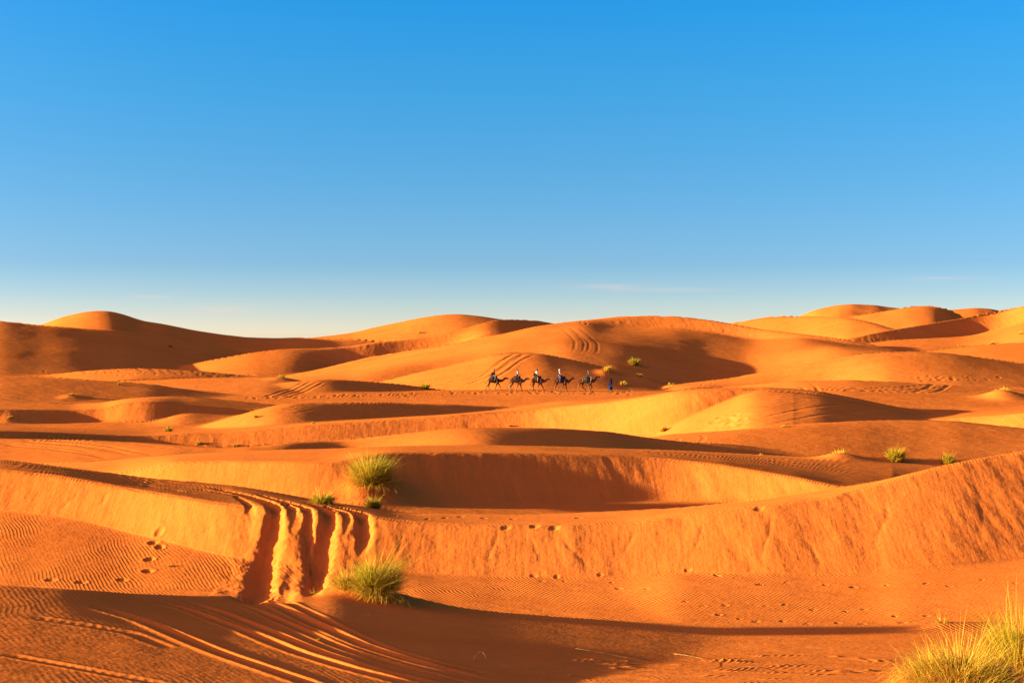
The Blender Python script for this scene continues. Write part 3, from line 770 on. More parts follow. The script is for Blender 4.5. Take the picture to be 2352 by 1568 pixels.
def tube_mesh(name, pts, r, seg=6):
    bm = bmesh.new(); rings = []
    P_ = [Vector(p) for p in pts]
    for i, p in enumerate(P_):
        t = (P_[min(i + 1, len(P_) - 1)] - P_[max(i - 1, 0)]).normalized()
        q = t.to_track_quat('Z', 'Y')
        rr = r[i] if hasattr(r, '__len__') else r
        rings.append([bm.verts.new(p + q @ Vector((rr * math.cos(2 * math.pi * k / seg), rr * math.sin(2 * math.pi * k / seg), 0))) for k in range(seg)])
    for a, b in zip(rings[:-1], rings[1:]):
        for k in range(seg):
            bm.faces.new((a[k], a[(k + 1) % seg], b[(k + 1) % seg], b[k]))
    bm.faces.new(rings[0][::-1]); bm.faces.new(rings[-1])
    me = bpy.data.meshes.new(name); bm.to_mesh(me); bm.free()
    for p in me.polygons: p.use_smooth = True
    return me

def cloth_mat(name, c1, c2=None, scale=6.0, rough=0.9):
    m, N, L, b = new_mat(name)
    tc = N.new('ShaderNodeTexCoord'); nz = N.new('ShaderNodeTexNoise')
    nz.inputs['Scale'].default_value = scale; nz.inputs['Detail'].default_value = 3
    rp = N.new('ShaderNodeValToRGB')
    c2 = c2 or tuple(v * 0.65 for v in c1)
    rp.color_ramp.elements[0].position = 0.35; rp.color_ramp.elements[0].color = (*c2, 1)
    rp.color_ramp.elements[1].position = 0.65; rp.color_ramp.elements[1].color = (*c1, 1)
    L.new(tc.outputs['Object'], nz.inputs['Vector']); L.new(nz.outputs['Fac'], rp.inputs['Fac']); L.new(rp.outputs[0], b.inputs['Base Color'])
    bp = N.new('ShaderNodeBump'); bp.inputs['Strength'].default_value = 0.4; bp.inputs['Distance'].default_value = 0.02
    L.new(nz.outputs['Fac'], bp.inputs['Height']); L.new(bp.outputs[0], b.inputs['Normal'])
    b.inputs['Roughness'].default_value = rough; b.inputs['Specular IOR Level'].default_value = 0.03
    return m

def stripe_mat(name, c1, c2, scale=9.0, axis='Z'):
    m, N, L, b = new_mat(name)
    tc = N.new('ShaderNodeTexCoord'); wv = N.new('ShaderNodeTexWave'); wv.bands_direction = axis
    wv.inputs['Scale'].default_value = scale; wv.inputs['Distortion'].default_value = 1.5
    rp = N.new('ShaderNodeValToRGB'); rp.color_ramp.elements[0].color = (*c1, 1); rp.color_ramp.elements[1].color = (*c2, 1)
    L.new(tc.outputs['Object'], wv.inputs['Vector']); L.new(wv.outputs['Fac'], rp.inputs['Fac']); L.new(rp.outputs[0], b.inputs['Base Color'])
    b.inputs['Roughness'].default_value = 0.95; b.inputs['Specular IOR Level'].default_value = 0.02
    return m

M_SKIN = cloth_mat('skin', (0.36, 0.19, 0.11), (0.30, 0.15, 0.085), 4)
M_SKIN_DARK = cloth_mat('skin_tanned', (0.20, 0.10, 0.055), (0.16, 0.08, 0.045), 4)
M_HAIR = cloth_mat('hair', (0.02, 0.013, 0.01))
M_BLACK = cloth_mat('black_cloth', (0.022, 0.02, 0.026))
M_WHITE = cloth_mat('white_cloth', (0.45, 0.41, 0.35), (0.33, 0.30, 0.26))
M_GREY = cloth_mat('grey_cloth', (0.10, 0.085, 0.08))
M_JEANS = cloth_mat('blue_denim', (0.045, 0.075, 0.20))
M_ROBE = cloth_mat('blue_robe_cloth', (0.008, 0.026, 0.11), (0.006, 0.016, 0.07), 5)
M_BROWN = cloth_mat('brown_leather', (0.05, 0.025, 0.014))
M_ROPE = cloth_mat('rope', (0.42, 0.34, 0.22))
M_STRAP = cloth_mat('pale_strap', (0.5, 0.52, 0.45))
M_EYE = cloth_mat('dark_eye', (0.01, 0.008, 0.006))
M_BLANKETS = [stripe_mat('dark_striped_blanket', (0.035, 0.025, 0.03), (0.10, 0.05, 0.04)), stripe_mat('brown_blanket', (0.07, 0.033, 0.018), (0.13, 0.065, 0.035), 5, 'X'),
              stripe_mat('tan_blanket', (0.16, 0.08, 0.04), (0.06, 0.025, 0.018), 7), stripe_mat('maroon_blanket', (0.09, 0.02, 0.015), (0.14, 0.05, 0.03), 6),
              stripe_mat('black_white_blanket', (0.03, 0.02, 0.02), (0.20, 0.14, 0.10), 8, 'DIAGONAL')]

def camel_mat(name, dark, pale):
    m, N, L, b = new_mat(name)
    tc = N.new('ShaderNodeTexCoord'); nz = N.new('ShaderNodeTexNoise'); nz.inputs['Scale'].default_value = 2.2; nz.inputs['Detail'].default_value = 5
    sp_ = N.new('ShaderNodeSeparateXYZ'); mr = N.new('ShaderNodeMapRange')
    mr.inputs['From Min'].default_value = 0.3; mr.inputs['From Max'].default_value = 1.5; mr.inputs['To Min'].default_value = 0.25; mr.inputs['To Max'].default_value = -0.15
    ad = N.new('ShaderNodeMath'); ad.operation = 'ADD'
    rp = N.new('ShaderNodeValToRGB'); rp.color_ramp.elements[0].position = 0.35; rp.color_ramp.elements[0].color = (*dark, 1)
    rp.color_ramp.elements[1].position = 0.75; rp.color_ramp.elements[1].color = (*pale, 1)
    L.new(tc.outputs['Object'], nz.inputs['Vector']); L.new(tc.outputs['Object'], sp_.inputs[0]); L.new(sp_.outputs['Z'], mr.inputs['Value'])
    L.new(nz.outputs['Fac'], ad.inputs[0]); L.new(mr.outputs[0], ad.inputs[1]); L.new(ad.outputs[0], rp.inputs['Fac']); L.new(rp.outputs[0], b.inputs['Base Color'])
    n2 = N.new('ShaderNodeTexNoise'); n2.inputs['Scale'].default_value = 40; L.new(tc.outputs['Object'], n2.inputs['Vector'])
    bp = N.new('ShaderNodeBump'); bp.inputs['Strength'].default_value = 0.5; bp.inputs['Distance'].default_value = 0.02
    L.new(n2.outputs['Fac'], bp.inputs['Height']); L.new(bp.outputs[0], b.inputs['Normal'])
    b.inputs['Roughness'].default_value = 0.95
    b.inputs['Specular IOR Level'].default_value = 0.02
    return m

# ---------------------------------------------------------------- camels (x forward, z up, feet at z = 0)
ZS = 0.00269
def make_camel(name, label, loc, mat, blanket, cx, gy, hind, front, head, tail, rz=0.0, lift=None):
    """leg joints, head and tail measured in the photograph: hind/front = two legs of (upper, middle, foot), head = (dip, head, nose)"""
    J = lambda p, y, r: ((p[0] - cx) * ZS, y, max((gy - p[1]) * ZS, 0.0) + (0.03 if p[1] > gy - 40 else 0), r)
    root = empty(name, loc, rz)
    bm = bmesh.new()
    # trunk: deep chest, belly tucked up to the loins, hump
    add_limb(bm, [(-0.60, 0, 1.36, 0.20), (-0.46, 0, 1.38, 0.27), (-0.22, 0, 1.36, 0.325), (0.10, 0, 1.33, 0.355), (0.36, 0, 1.31, 0.34), (0.58, 0, 1.30, 0.27)], 14)
    add_ball(bm, Vector((0.02, 0, 1.66)), (0.30, 0.19, 0.28), 14)
    add_ball(bm, Vector((-0.55, 0, 1.33)), (0.20, 0.25, 0.26), 12)
    add_ball(bm, Vector((0.50, 0, 1.22)), (0.20, 0.24, 0.28), 12)
    # neck: down from the chest, then up to the head
    hd, hh, hn = [J(p, 0, 0) for p in head]
    add_limb(bm, [(0.62, 0, 1.28, 0.22), (0.82, 0, hd[2] * 0.5 + 0.64, 0.195), (hd[0], 0, hd[2], 0.17), ((hd[0] * 0.55 + hh[0] * 0.45), 0, hd[2] * 0.6 + hh[2] * 0.4 - 0.03, 0.135), (hh[0] - 0.03, 0, hh[2] - 0.03, 0.125)], 12)
    dx, dz = hn[0] - hh[0], hn[2] - hh[2]
    add_limb(bm, [(hh[0], 0, hh[2], 0.14), (hh[0] + 0.35 * dx, 0, hh[2] + 0.3 * dz + 0.01, 0.125), (hh[0] + 0.72 * dx, 0, hh[2] + 0.75 * dz, 0.10), (hn[0] - 0.03, 0, hn[2], 0.082)], 10)
    add_limb(bm, [(hh[0] + 0.3 * dx, 0, hh[2] + 0.3 * dz - 0.06, 0.06), (hn[0] - 0.06, 0, hn[2] - 0.05, 0.045)], 8)          # jaw, hanging lip
    for s in (-1, 1):
        add_limb(bm, [(hh[0] - 0.03, s * 0.08, hh[2] + 0.06, 0.035), (hh[0] - 0.07, s * 0.10, hh[2] + 0.14, 0.018)], 6)        # ears
        add_ball(bm, Vector((hh[0] + 0.28 * dx, s * 0.075, hh[2] + 0.3 * dz + 0.06)), 0.035, 8)                             # brow
    for k, (up, mid, ft) in enumerate(hind):
        y = -0.17 if k == 0 else 0.17
        u, m_, f_ = J(up, y, .15), J(mid, y * 0.9, .055), J(ft, y * 0.9, .06)
        add_limb(bm, [(-0.50, y * 0.9, 1.34, 0.21), (u[0], y, u[2], 0.14), ((u[0] + m_[0]) / 2, y, (u[2] + m_[2]) / 2 + 0.02, 0.085), (m_[0], y * 0.9, m_[2], 0.062), ((m_[0] + f_[0]) / 2, y * 0.9, (m_[2] + f_[2]) / 2, 0.046), (f_[0], y * 0.9, max(f_[2], 0.08), 0.048)], 10)
        add_ball(bm, Vector((f_[0] + 0.04, y * 0.9, max(f_[2] - 0.02, 0.035))), (0.11, 0.085, 0.04), 10)
    for k, (up, mid, ft) in enumerate(front):
        y = -0.16 if k == 0 else 0.16
        u, m_, f_ = J(up, y, .1), J(mid, y, .06), J(ft, y, .06)
        add_limb(bm, [(0.50, y * 0.9, 1.24, 0.19), (u[0], y, u[2], 0.115), ((u[0] + m_[0]) / 2, y, (u[2] + m_[2]) / 2, 0.075), (m_[0], y, m_[2], 0.068), ((m_[0] + f_[0]) / 2, y, (m_[2] + f_[2]) / 2, 0.045), (f_[0], y, max(f_[2], 0.08), 0.05)], 10)
        add_ball(bm, Vector((f_[0] + 0.04, y, max(f_[2] - 0.02, 0.035))), (0.11, 0.09, 0.04), 10)
    link('body', fuse('camel_body', bm, 0.026, 3), mat, root)
    t = [J(p, 0.0, 0) for p in tail]
    bm = bmesh.new(); add_limb(bm, [(-0.72, 0, 1.42, 0.045), *[(q[0], 0, q[2], 0.03 + 0.012 * i) for i, q in enumerate(t)]], 8)
    link('tail', fuse('camel_tail', bm, 0.016, 2), mat, root)
    for s in (-1, 1):
        bm = bmesh.new(); add_ball(bm, Vector((hh[0] + 0.32 * dx, s * 0.118, hh[2] + 0.3 * dz + 0.055)), 0.022, 8)
        me = bpy.data.meshes.new('eye'); bm.to_mesh(me); bm.free(); link('eye', me, M_EYE, root)
    # blanket draped over the hump and flanks
    bm = bmesh.new(); NX, NA = 22, 26
    rows = []
    for i in range(NX):
        x = -0.52 + 1.04 * i / (NX - 1)
        e = 1 - (x / 0.62) ** 2
        top = 1.68 + 0.30 * math.exp(-((x - 0.02) / 0.27) ** 2)
        row = []
        for j in range(NA):
            a = -1 + 2 * j / (NA - 1)
            ang = a * math.radians(112)
            yb = (0.30 + 0.10 * e) * math.sin(ang) + 0.012 * math.sin(14 * x + 9 * a)
            zb = 1.33 + (top - 1.33) * math.cos(ang * 0.80) if abs(ang) < 1.96 else 1.33
            zb = 1.33 + (top - 1.33 + 0.02) * (math.cos(ang) if math.cos(ang) > 0 else math.cos(ang) * 0.75) + 0.015 * math.sin(11 * x + 3)
            row.append(bm.verts.new((x, yb, zb)))
        rows.append(row)
    for i in range(NX - 1):
        for j in range(NA - 1):
            bm.faces.new((rows[i][j], rows[i + 1][j], rows[i + 1][j + 1], rows[i][j + 1]))
    bmesh.ops.solidify(bm, geom=bm.faces[:], thickness=0.025)
    me = bpy.data.meshes.new('saddle_blanket'); bm.to_mesh(me); bm.free()
    for p in me.polygons: p.use_smooth = True
    bl = link('saddle_blanket', me, blanket, root)
    # padded roll of the saddle round the hump, with its crossbar handle
    ring = [(0.02 + 0.40 * math.cos(a), 0.27 * math.sin(a), 1.80 + 0.03 * math.cos(2 * a)) for a in np.linspace(0, 2 * math.pi, 25)]
    link('saddle_pad', tube_mesh('saddle_pad', ring, 0.085, 8), M_BROWN if blanket is not M_BLANKETS[2] else M_BLACK, root)
    link('saddle_handle', tube_mesh('saddle_handle', [(0.36, -0.16, 1.86), (0.38, -0.16, 2.02), (0.38, 0.16, 2.02), (0.36, 0.16, 1.86)], 0.018, 6), M_BROWN, root)
    link('girth_strap', tube_mesh('girth_strap', [(0.42, 0.385 * math.sin(a), 1.31 + 0.375 * math.cos(a)) for a in np.linspace(0.6, 2 * math.pi - 0.6, 22)], 0.018, 6), M_STRAP, root)
    for f_, rr in ((0.30, 0.138), (0.66, 0.112)):
        c = Vector((hh[0] + f_ * dx, 0, hh[2] + f_ * dz))
        ax = Vector((dx, 0, dz)).normalized(); up = Vector((0, 1, 0)).cross(ax)
        link('halter_strap', tube_mesh('halter_strap', [c + (Vector((0, 1, 0)) * math.cos(a) + up * math.sin(a)) * rr * 1.05 for a in np.linspace(0, 2 * math.pi, 17)], 0.012, 5), M_STRAP, root)
    link('halter_strap', tube_mesh('halter_strap', [(hh[0] - 0.10, 0.11 * math.sin(a), hh[2] - 0.06 + 0.13 * math.cos(a)) for a in np.linspace(0, 2 * math.pi, 17)], 0.012, 5), M_STRAP, root)
    nose = Matrix.Rotation(rz, 4, 'Z') @ Vector((hn[0] - 0.08, 0, hn[2] - 0.10))
    return root, Vector(loc) + nose

# ---------------------------------------------------------------- people
def add_hand(bm, wrist, elbow, s):
    """palm, four unequal curled fingers and a thumb off the side of the palm"""
    w, e = Vector(wrist), Vector(elbow)
    d = (w - e).normalized()
    side = d.cross(Vector((0, 0, 1))); side = side.normalized() if side.length > 0.1 else Vector((0, 1, 0))
    dn = side.cross(d).normalized()
    if dn.z > 0: dn = -dn
    palm = w + d * 0.05
    add_ball(bm, palm, 0.036, 8); add_limb(bm, [(*w, 0.027), (*(w + d * 0.075), 0.03)], 8)
    for k, ln in enumerate((0.062, 0.072, 0.068, 0.052)):
        b = w + d * 0.085 + side * (k - 1.5) * 0.021
        add_limb(bm, [(*b, 0.0095), (*(b + d * ln * 0.5 + dn * 0.008), 0.009), (*(b + d * ln * 0.75 + dn * ln * 0.5), 0.0085)], 6)
    t = w + d * 0.035 + side * s * 0.034
    add_limb(bm, [(*t, 0.012), (*(t + side * s * 0.024 + d * 0.028), 0.011), (*(t + side * s * 0.022 + d * 0.055 + dn * 0.02), 0.0095)], 6)

def add_head(bm, c, yaw_x=1.0):
    """skull, jaw, nose, brow, mouth and ears, facing +x"""
    c = Vector(c)
    add_ball(bm, c + Vector((0, 0, 0.03)), (0.098, 0.078, 0.105), 12)
    add_ball(bm, c + Vector((0.025, 0, -0.055)), (0.07, 0.06, 0.07), 10)
    add_limb(bm, [(*(c + Vector((0.092, 0, 0.012))), 0.012), (*(c + Vector((0.112, 0, -0.022))), 0.016)], 6)
    add_limb(bm, [(*(c + Vector((0.088, -0.035, 0.03))), 0.012), (*(c + Vector((0.088, 0.035, 0.03))), 0.012)], 6)
    add_limb(bm, [(*(c + Vector((0.085, -0.022, -0.06))), 0.011), (*(c + Vector((0.085, 0.022, -0.06))), 0.011)], 6)
    for s in (-1, 1):
        add_ball(bm, c + Vector((-0.005, s * 0.08, 0.0)), (0.02, 0.01, 0.032), 6)

def eyes(root, c):
    for s in (-1, 1):
        bm = bmesh.new(); add_ball(bm, Vector(c) + Vector((0.088, s * 0.032, 0.008)), 0.011, 6)
        me = bpy.data.meshes.new('eye'); bm.to_mesh(me); bm.free(); link('eye', me, M_EYE, root)

def make_rider(label, loc, rz, skin, top, legs, headwear, lean=0.0, shorts=False, sleeveless=False, arm_fwd=0.36, knee=(0.30, -0.16), foot=(0.22, -0.62), pack=None, vest=None):
    """seated astride; origin at the seat; faces +x"""
    root = empty('person', loc, rz)
    L_ = lean
    hip = Vector((0, 0, 0.10)); chest = Vector((L_ * 0.6, 0, 0.44)); neck = Vector((L_, 0, 0.60)); hc = Vector((L_ + 0.03, 0, 0.755))
    bm = bmesh.new()
    add_limb(bm, [(*neck, 0.058), (*(neck + Vector((0.01, 0, 0.09))), 0.05)], 10); add_head(bm, hc)
    arms = []
    for s in (-1, 1):
        sh = Vector((L_ * 0.9, s * 0.185, 0.53)); el = Vector((L_ + 0.06, s * 0.25, 0.27)); wr = Vector((L_ * 0.6 + arm_fwd, s * 0.13, 0.19))
        arms.append((sh, el, wr))
        add_limb(bm, [(*sh, 0.052), (*((sh + el) / 2), 0.046), (*el, 0.038), (*((el + wr) / 2), 0.036), (*wr, 0.026)], 8); add_hand(bm, wr, el, -s)
    add_limb(bm, [(*hip, 0.11), (*chest, 0.12), (*(neck - Vector((0, 0, 0.03))), 0.07)], 10)
    leg = []
    for s in (-1, 1):
        hp = Vector((0.0, s * 0.10, 0.08)); kn = Vector((knee[0], s * 0.42, knee[1])); ft = Vector((foot[0], s * 0.47, foot[1]))
        leg.append((hp, kn, ft))
        add_limb(bm, [(*hp, 0.085), (*((hp + kn) / 2), 0.075), (*kn, 0.055), (*((kn * 0.6 + ft * 0.4)), 0.052), (*ft, 0.036)], 8)
    link('body', fuse('person_body', bm, 0.0085, 2), skin, root)
    eyes(root, hc)
    bm = bmesh.new()
    add_limb(bm, [(0, 0, 0.10, 0.135), (L_ * 0.3, 0, 0.25, 0.135), (*chest, 0.15), (L_ * 0.85, 0, 0.53, 0.11)], 12)
    add_limb(bm, [(L_ * 0.9, -0.15, 0.52, 0.075), (L_ * 0.9, 0.15, 0.52, 0.075)], 10)
    for sh, el, wr in arms:
        if not sleeveless:
            add_limb(bm, [(*sh, 0.07), (*el, 0.054), (*(el * 0.25 + wr * 0.75), 0.042)], 8)
    link('shirt', fuse('shirt', bm, 0.014, 3), top, root)
    bm = bmesh.new(); add_limb(bm, [(0, -0.07, 0.06, 0.13), (0, 0.07, 0.06, 0.13)], 10)
    for hp, kn, ft in leg:
        end = (hp * 0.15 + kn * 0.85) if shorts else (kn * 0.12 + ft * 0.88)
        pts = [(*hp, 0.105), (*((hp + kn) / 2), 0.095)]
        pts += [(*end, 0.085)] if shorts else [(*kn, 0.075), (*end, 0.06)]
        add_limb(bm, pts, 8)
    link('shorts' if shorts else 'trousers', fuse('trousers', bm, 0.014, 3), legs, root)
    for hp, kn, ft in leg:
        bm = bmesh.new(); add_limb(bm, [(*(ft + Vector((-0.04, 0, -0.02))), 0.045), (*(ft + Vector((0.06, 0, -0.05))), 0.042), (*(ft + Vector((0.15, 0, -0.05))), 0.033)], 8)
        link('shoe', fuse('shoe', bm, 0.014, 2), M_BLACK, root)
    kind, hm = headwear
    bm = bmesh.new()
    if kind == 'hair':
        add_ball(bm, hc + Vector((-0.03, 0, 0.05)), (0.10, 0.092, 0.105), 12)
    elif kind == 'bun':
        add_ball(bm, hc + Vector((-0.03, 0, 0.05)), (0.10, 0.09, 0.105), 12); add_ball(bm, hc + Vector((-0.06, 0, 0.15)), 0.055, 8)
    elif kind == 'cap':
        add_ball(bm, hc + Vector((-0.005, 0, 0.065)), (0.108, 0.092, 0.085), 12); add_limb(bm, [(*(hc + Vector((-0.10, -0.03, 0.05))), 0.014), (*(hc + Vector((-0.17, 0, 0.03))), 0.012), (*(hc + Vector((-0.10, 0.03, 0.05))), 0.014)], 6)
        add_ball(bm, hc + Vector((-0.06, 0, 0.0)), (0.07, 0.085, 0.08), 10)
    elif kind == 'turban':
        add_ball(bm, hc + Vector((-0.02, 0, 0.07)), (0.125, 0.112, 0.09), 12)
        for k in range(3):
            a0 = k * 1.1
            add_limb(bm, [(*(hc + Vector((-0.02 + 0.115 * math.cos(a), 0.105 * math.sin(a), 0.05 + 0.03 * k + 0.02 * math.sin(a + a0)))), 0.026) for a in np.linspace(0, 2 * math.pi, 13)], 6)
        add_limb(bm, [(*(hc + Vector((-0.10, 0, 0.02))), 0.05), (*(hc + Vector((-0.10, 0, -0.12))), 0.055)], 8)
    link({'hair': 'hair', 'bun': 'hair', 'cap': 'cap', 'turban': 'headscarf'}[kind], fuse('headwear', bm, 0.013, 2), hm, root)
    if vest is not None:
        bm = bmesh.new(); add_limb(bm, [(L_ * 0.3, 0, 0.18, 0.148), (*chest, 0.162), (L_ * 0.85, 0, 0.52, 0.12)], 12)
        link('vest', fuse('vest', bm, 0.015, 3), vest, root)
    if pack is not None:
        bm = bmesh.new(); add_ball(bm, Vector((-0.24 + L_ * 0.5, 0, 0.22)), (0.12, 0.17, 0.22), 12); add_ball(bm, Vector((-0.32 + L_ * 0.5, 0, 0.14)), (0.07, 0.13, 0.12), 10)
        link('backpack', fuse('backpack', bm, 0.02, 2), pack, root)
    tag(root, label, 'person', 'riders of the caravan')
    return root

# ---------------------------------------------------------------- the caravan
def spot(px, py):
    g = ground_at(px, py)
    return Vector((g[0], g[1], sand_z(g[0], g[1])))

def on_sand(px, Yd):
    x = (px - CX) / F * Yd
    return Vector((x, Yd, sand_z(x, Yd)))

CM = [camel_mat('dark_brown_camel_coat', (0.045, 0.018, 0.007), (0.13, 0.055, 0.02)), camel_mat('fawn_camel_coat', (0.13, 0.06, 0.024), (0.30, 0.16, 0.065)),
      camel_mat('tan_camel_coat', (0.11, 0.045, 0.016), (0.24, 0.115, 0.045)), camel_mat('brown_camel_coat', (0.07, 0.028, 0.010), (0.20, 0.095, 0.04)),
      camel_mat('russet_camel_coat', (0.09, 0.036, 0.012), (0.22, 0.10, 0.037))]
Z2P = 200 / 2352 * 0.57422           # zoomed-picture unit to measuring unit
def caravan():
    spec = [
        dict(label='dark brown camel at the rear of the caravan, tail flicked out behind', sx=1930, cx=520, gy=1140, py=1140, sy=1470, mat=CM[0], bl=M_BLANKETS[0],
             hind=[((310, 800), (205, 930), (130, 1140)), ((300, 820), (285, 960), (360, 1130))], front=[((690, 800), (622, 960), (600, 1118)), ((745, 770), (830, 940), (885, 1095))],
             head=((900, 668), (1065, 545), (1215, 560)), tail=((228, 690), (190, 760), (120, 760))),
        dict(label='pale fawn camel second from the rear of the caravan, under a brown blanket', sx=1930, cx=1610, gy=1095, py=1095, sy=1470, mat=CM[1], bl=M_BLANKETS[1],
             hind=[((1375, 760), (1255, 885), (1275, 1085)), ((1410, 770), (1318, 900), (1370, 1085))], front=[((1675, 800), (1595, 950), (1540, 1090)), ((1795, 780), (1815, 950), (1875, 1090))],
             head=((1895, 655), (2065, 520), (2215, 520)), tail=((1300, 620), (1290, 700), (1292, 770))),
        dict(label='tan camel in the middle of the caravan, head stretched low and forward', sx=2100, cx=590, gy=1100, py=1100, sy=1470, mat=CM[2], bl=M_BLANKETS[2],
             hind=[((385, 740), (240, 925), (185, 1090)), ((410, 790), (378, 930), (435, 1095))], front=[((645, 800), (602, 950), (570, 1098)), ((775, 790), (840, 925), (915, 1105))],
             head=((880, 668), (1040, 555), (1170, 545)), tail=((310, 660), (290, 740), (240, 820))),
        dict(label='brown camel second from the front of the caravan, foreleg reaching back', sx=2100, cx=1720, gy=1110, py=1110, sy=1470, mat=CM[3], bl=M_BLANKETS[3],
             hind=[((1480, 770), (1395, 905), (1450, 1102)), ((1500, 780), (1428, 890), (1432, 1100))], front=[((1825, 800), (1740, 960), (1615, 1105)), ((1925, 800), (1940, 960), (1990, 1120))],
             head=((2055, 665), (2215, 510), (2325, 520)), tail=((1408, 640), (1400, 740), (1412, 810))),
        dict(label='russet camel leading the caravan with one foreleg lifted', sx=2290, cx=690, gy=1240, py=1240, sy=1460, mat=CM[4], bl=M_BLANKETS[4],
             hind=[((385, 850), (265, 1030), (275, 1238)), ((480, 900), (480, 1050), (645, 1240))], front=[((780, 880), (782, 1050), (800, 1238)), ((850, 890), (935, 1050), (812, 1175))],
             head=((990, 775), (1150, 575), (1290, 565)), tail=((320, 720), (295, 770), (300, 830)))]
    riders = [
        dict(label='rider in dark jacket and cap with a black backpack on the rear camel', skin=M_SKIN, top=M_BLACK, legs=M_GREY, headwear=('cap', M_BLACK), pack=M_BLACK, x=0.02, lean=0.05, foot=(0.10, -0.62), knee=(0.26, -0.20)),
        dict(label='rider in white shirt and dark vest with bare dark hair, second from the rear', skin=M_SKIN, top=M_WHITE, legs=M_BROWN, headwear=('hair', M_HAIR), vest=M_GREY, x=0.04, lean=0.06, foot=(0.10, -0.66), knee=(0.24, -0.20)),
        dict(label='rider in white shirt and dark cap leaning forward on the middle camel', skin=M_SKIN, top=M_WHITE, legs=M_BLACK, headwear=('cap', M_BLACK), shorts=True, pack=M_BROWN, x=-0.20, lean=0.12, foot=(0.22, -0.68), knee=(0.22, -0.14)),
        dict(label='rider in white headscarf and blue jeans sitting upright, second from the front', skin=M_SKIN, top=M_WHITE, legs=M_JEANS, headwear=('turban', M_WHITE), vest=M_BROWN, x=-0.30, lean=0.06, foot=(0.06, -0.72), knee=(0.16, -0.18), arm_fwd=0.30),
        dict(label='rider with hair tied up and bare arms on the leading camel', skin=M_SKIN, top=M_BLACK, legs=M_BROWN, headwear=('bun', M_HAIR), sleeveless=True, shorts=True, x=0.06, lean=0.05, foot=(0.44, -0.42), knee=(0.40, -0.04), arm_fwd=0.22)]
    noses, saddles = [], []
    for c, r in zip(spec, riders):
        px = (c['sx'] + c['cx'] * 200 / 2352) * 0.57422
        loc = on_sand(px, 181.0)
        # the lowest foot must touch the sand under it
        root, nose = make_camel('camel', c['label'], loc, c['mat'], c['bl'], c['cx'], c['gy'], c['hind'], c['front'], c['head'], c['tail'])
        tag(root, c['label'], 'camel', 'camels of the caravan')
        noses.append(nose); saddles.append(loc + Vector((-0.45, 0, 1.75)))
        r = dict(r); x = r.pop('x')
        make_rider(r.pop('label'), loc + Vector((x, 0, 1.90)), 0.0, **r)
    # guide on foot
    gpx = (2290 + 1800 * 200 / 2352) * 0.57422
    gl = on_sand(gpx, 181.0)
    root = empty('person', gl, 0.0)
    bm = bmesh.new(); hc = Vector((0.10, 0, 1.55))
    add_head(bm, hc); add_limb(bm, [(0.05, 0, 1.36, 0.06), (0.09, 0, 1.48, 0.052)], 8)
    add_limb(bm, [(0, 0, 0.95, 0.12), (0.03, 0, 1.25, 0.13)], 10)
    arms = []
    for s, el, wr in ((-1, (0.00, -0.26, 1.04), (0.06, -0.24, 0.80)), (1, (-0.02, 0.25, 1.03), (-0.12, 0.20, 0.84))):
        sh = (0.04, s * 0.19, 1.30); arms.append((sh, el, wr))
        add_limb(bm, [(*sh, 0.052), (*el, 0.040), (*wr, 0.027)], 8); add_hand(bm, wr, el, -s)
    add_limb(bm, [(-0.02, -0.09, 0.9, 0.095), (-0.20, -0.09, 0.50, 0.062), (-0.34, -0.09, 0.10, 0.038), (-0.32, -0.09, 0.04, 0.034), (-0.22, -0.09, 0.032, 0.028)], 8)
    add_limb(bm, [(0.0, 0.09, 0.9, 0.095), (0.08, 0.09, 0.48, 0.062), (0.08, 0.09, 0.08, 0.038), (0.12, 0.09, 0.036, 0.034), (0.24, 0.09, 0.03, 0.028)], 8)
    link('body', fuse('person_body', bm, 0.0085, 2), M_SKIN_DARK, root); eyes(root, hc)
    bm = bmesh.new()
    add_limb(bm, [(0.04, -0.15, 1.29, 0.085), (0.04, 0.15, 1.29, 0.085)], 10)
    add_limb(bm, [(0.03, 0, 1.28, 0.15), (0.0, 0, 1.0, 0.175), (-0.04, 0, 0.7, 0.20), (-0.06, 0, 0.42, 0.235), (-0.08, 0, 0.30, 0.25)], 14)
    add_limb(bm, [(-0.06, -0.06, 0.6, 0.16), (-0.19, -0.07, 0.34, 0.12)], 10); add_limb(bm, [(0.02, 0.06, 0.6, 0.15), (0.10, 0.06, 0.30, 0.11)], 10)
    for sh, el, wr in arms:
        add_limb(bm, [(*sh, 0.085), (*el, 0.085), (*(Vector(el) * 0.3 + Vector(wr) * 0.7), 0.095)], 10)
    for k in range(7):
        a = k * 0.9
        add_limb(bm, [(0.0 + 0.17 * math.cos(a), 0.17 * math.sin(a), 0.95, 0.02), (-0.07 + 0.27 * math.cos(a), 0.25 * math.sin(a), 0.26, 0.04)], 6)
    me = fuse('robe', bm, 0.016, 3)
    bmr = bmesh.new(); bmr.from_mesh(me)
    bmesh.ops.bisect_plane(bmr, geom=bmr.verts[:] + bmr.edges[:] + bmr.faces[:], plane_co=(0, 0, 0.22), plane_no=(0.15, 0, 1), clear_inner=True)
    bmr.to_mesh(me); bmr.free(); link('robe', me, M_ROBE, root)
    bm = bmesh.new(); add_ball(bm, hc + Vector((-0.02, 0, 0.075)), (0.125, 0.11, 0.085), 12)
    add_limb(bm, [(*(hc + Vector((-0.06, 0, 0.05))), 0.09), (*(hc + Vector((-0.13, 0, -0.03))), 0.05), (*(hc + Vector((-0.15, 0, -0.10))), 0.03)], 8)
    add_limb(bm, [(*(hc + Vector((0.02 + 0.085 * math.cos(a), 0.095 * math.sin(a), -0.13)) ), 0.035) for a in np.linspace(0, 2 * math.pi, 11)], 6)
    link('headscarf', fuse('headscarf', bm, 0.014, 2), M_ROBE, root)
    tag(root, 'guide on foot in a long blue robe and headscarf leading the caravan', 'person')
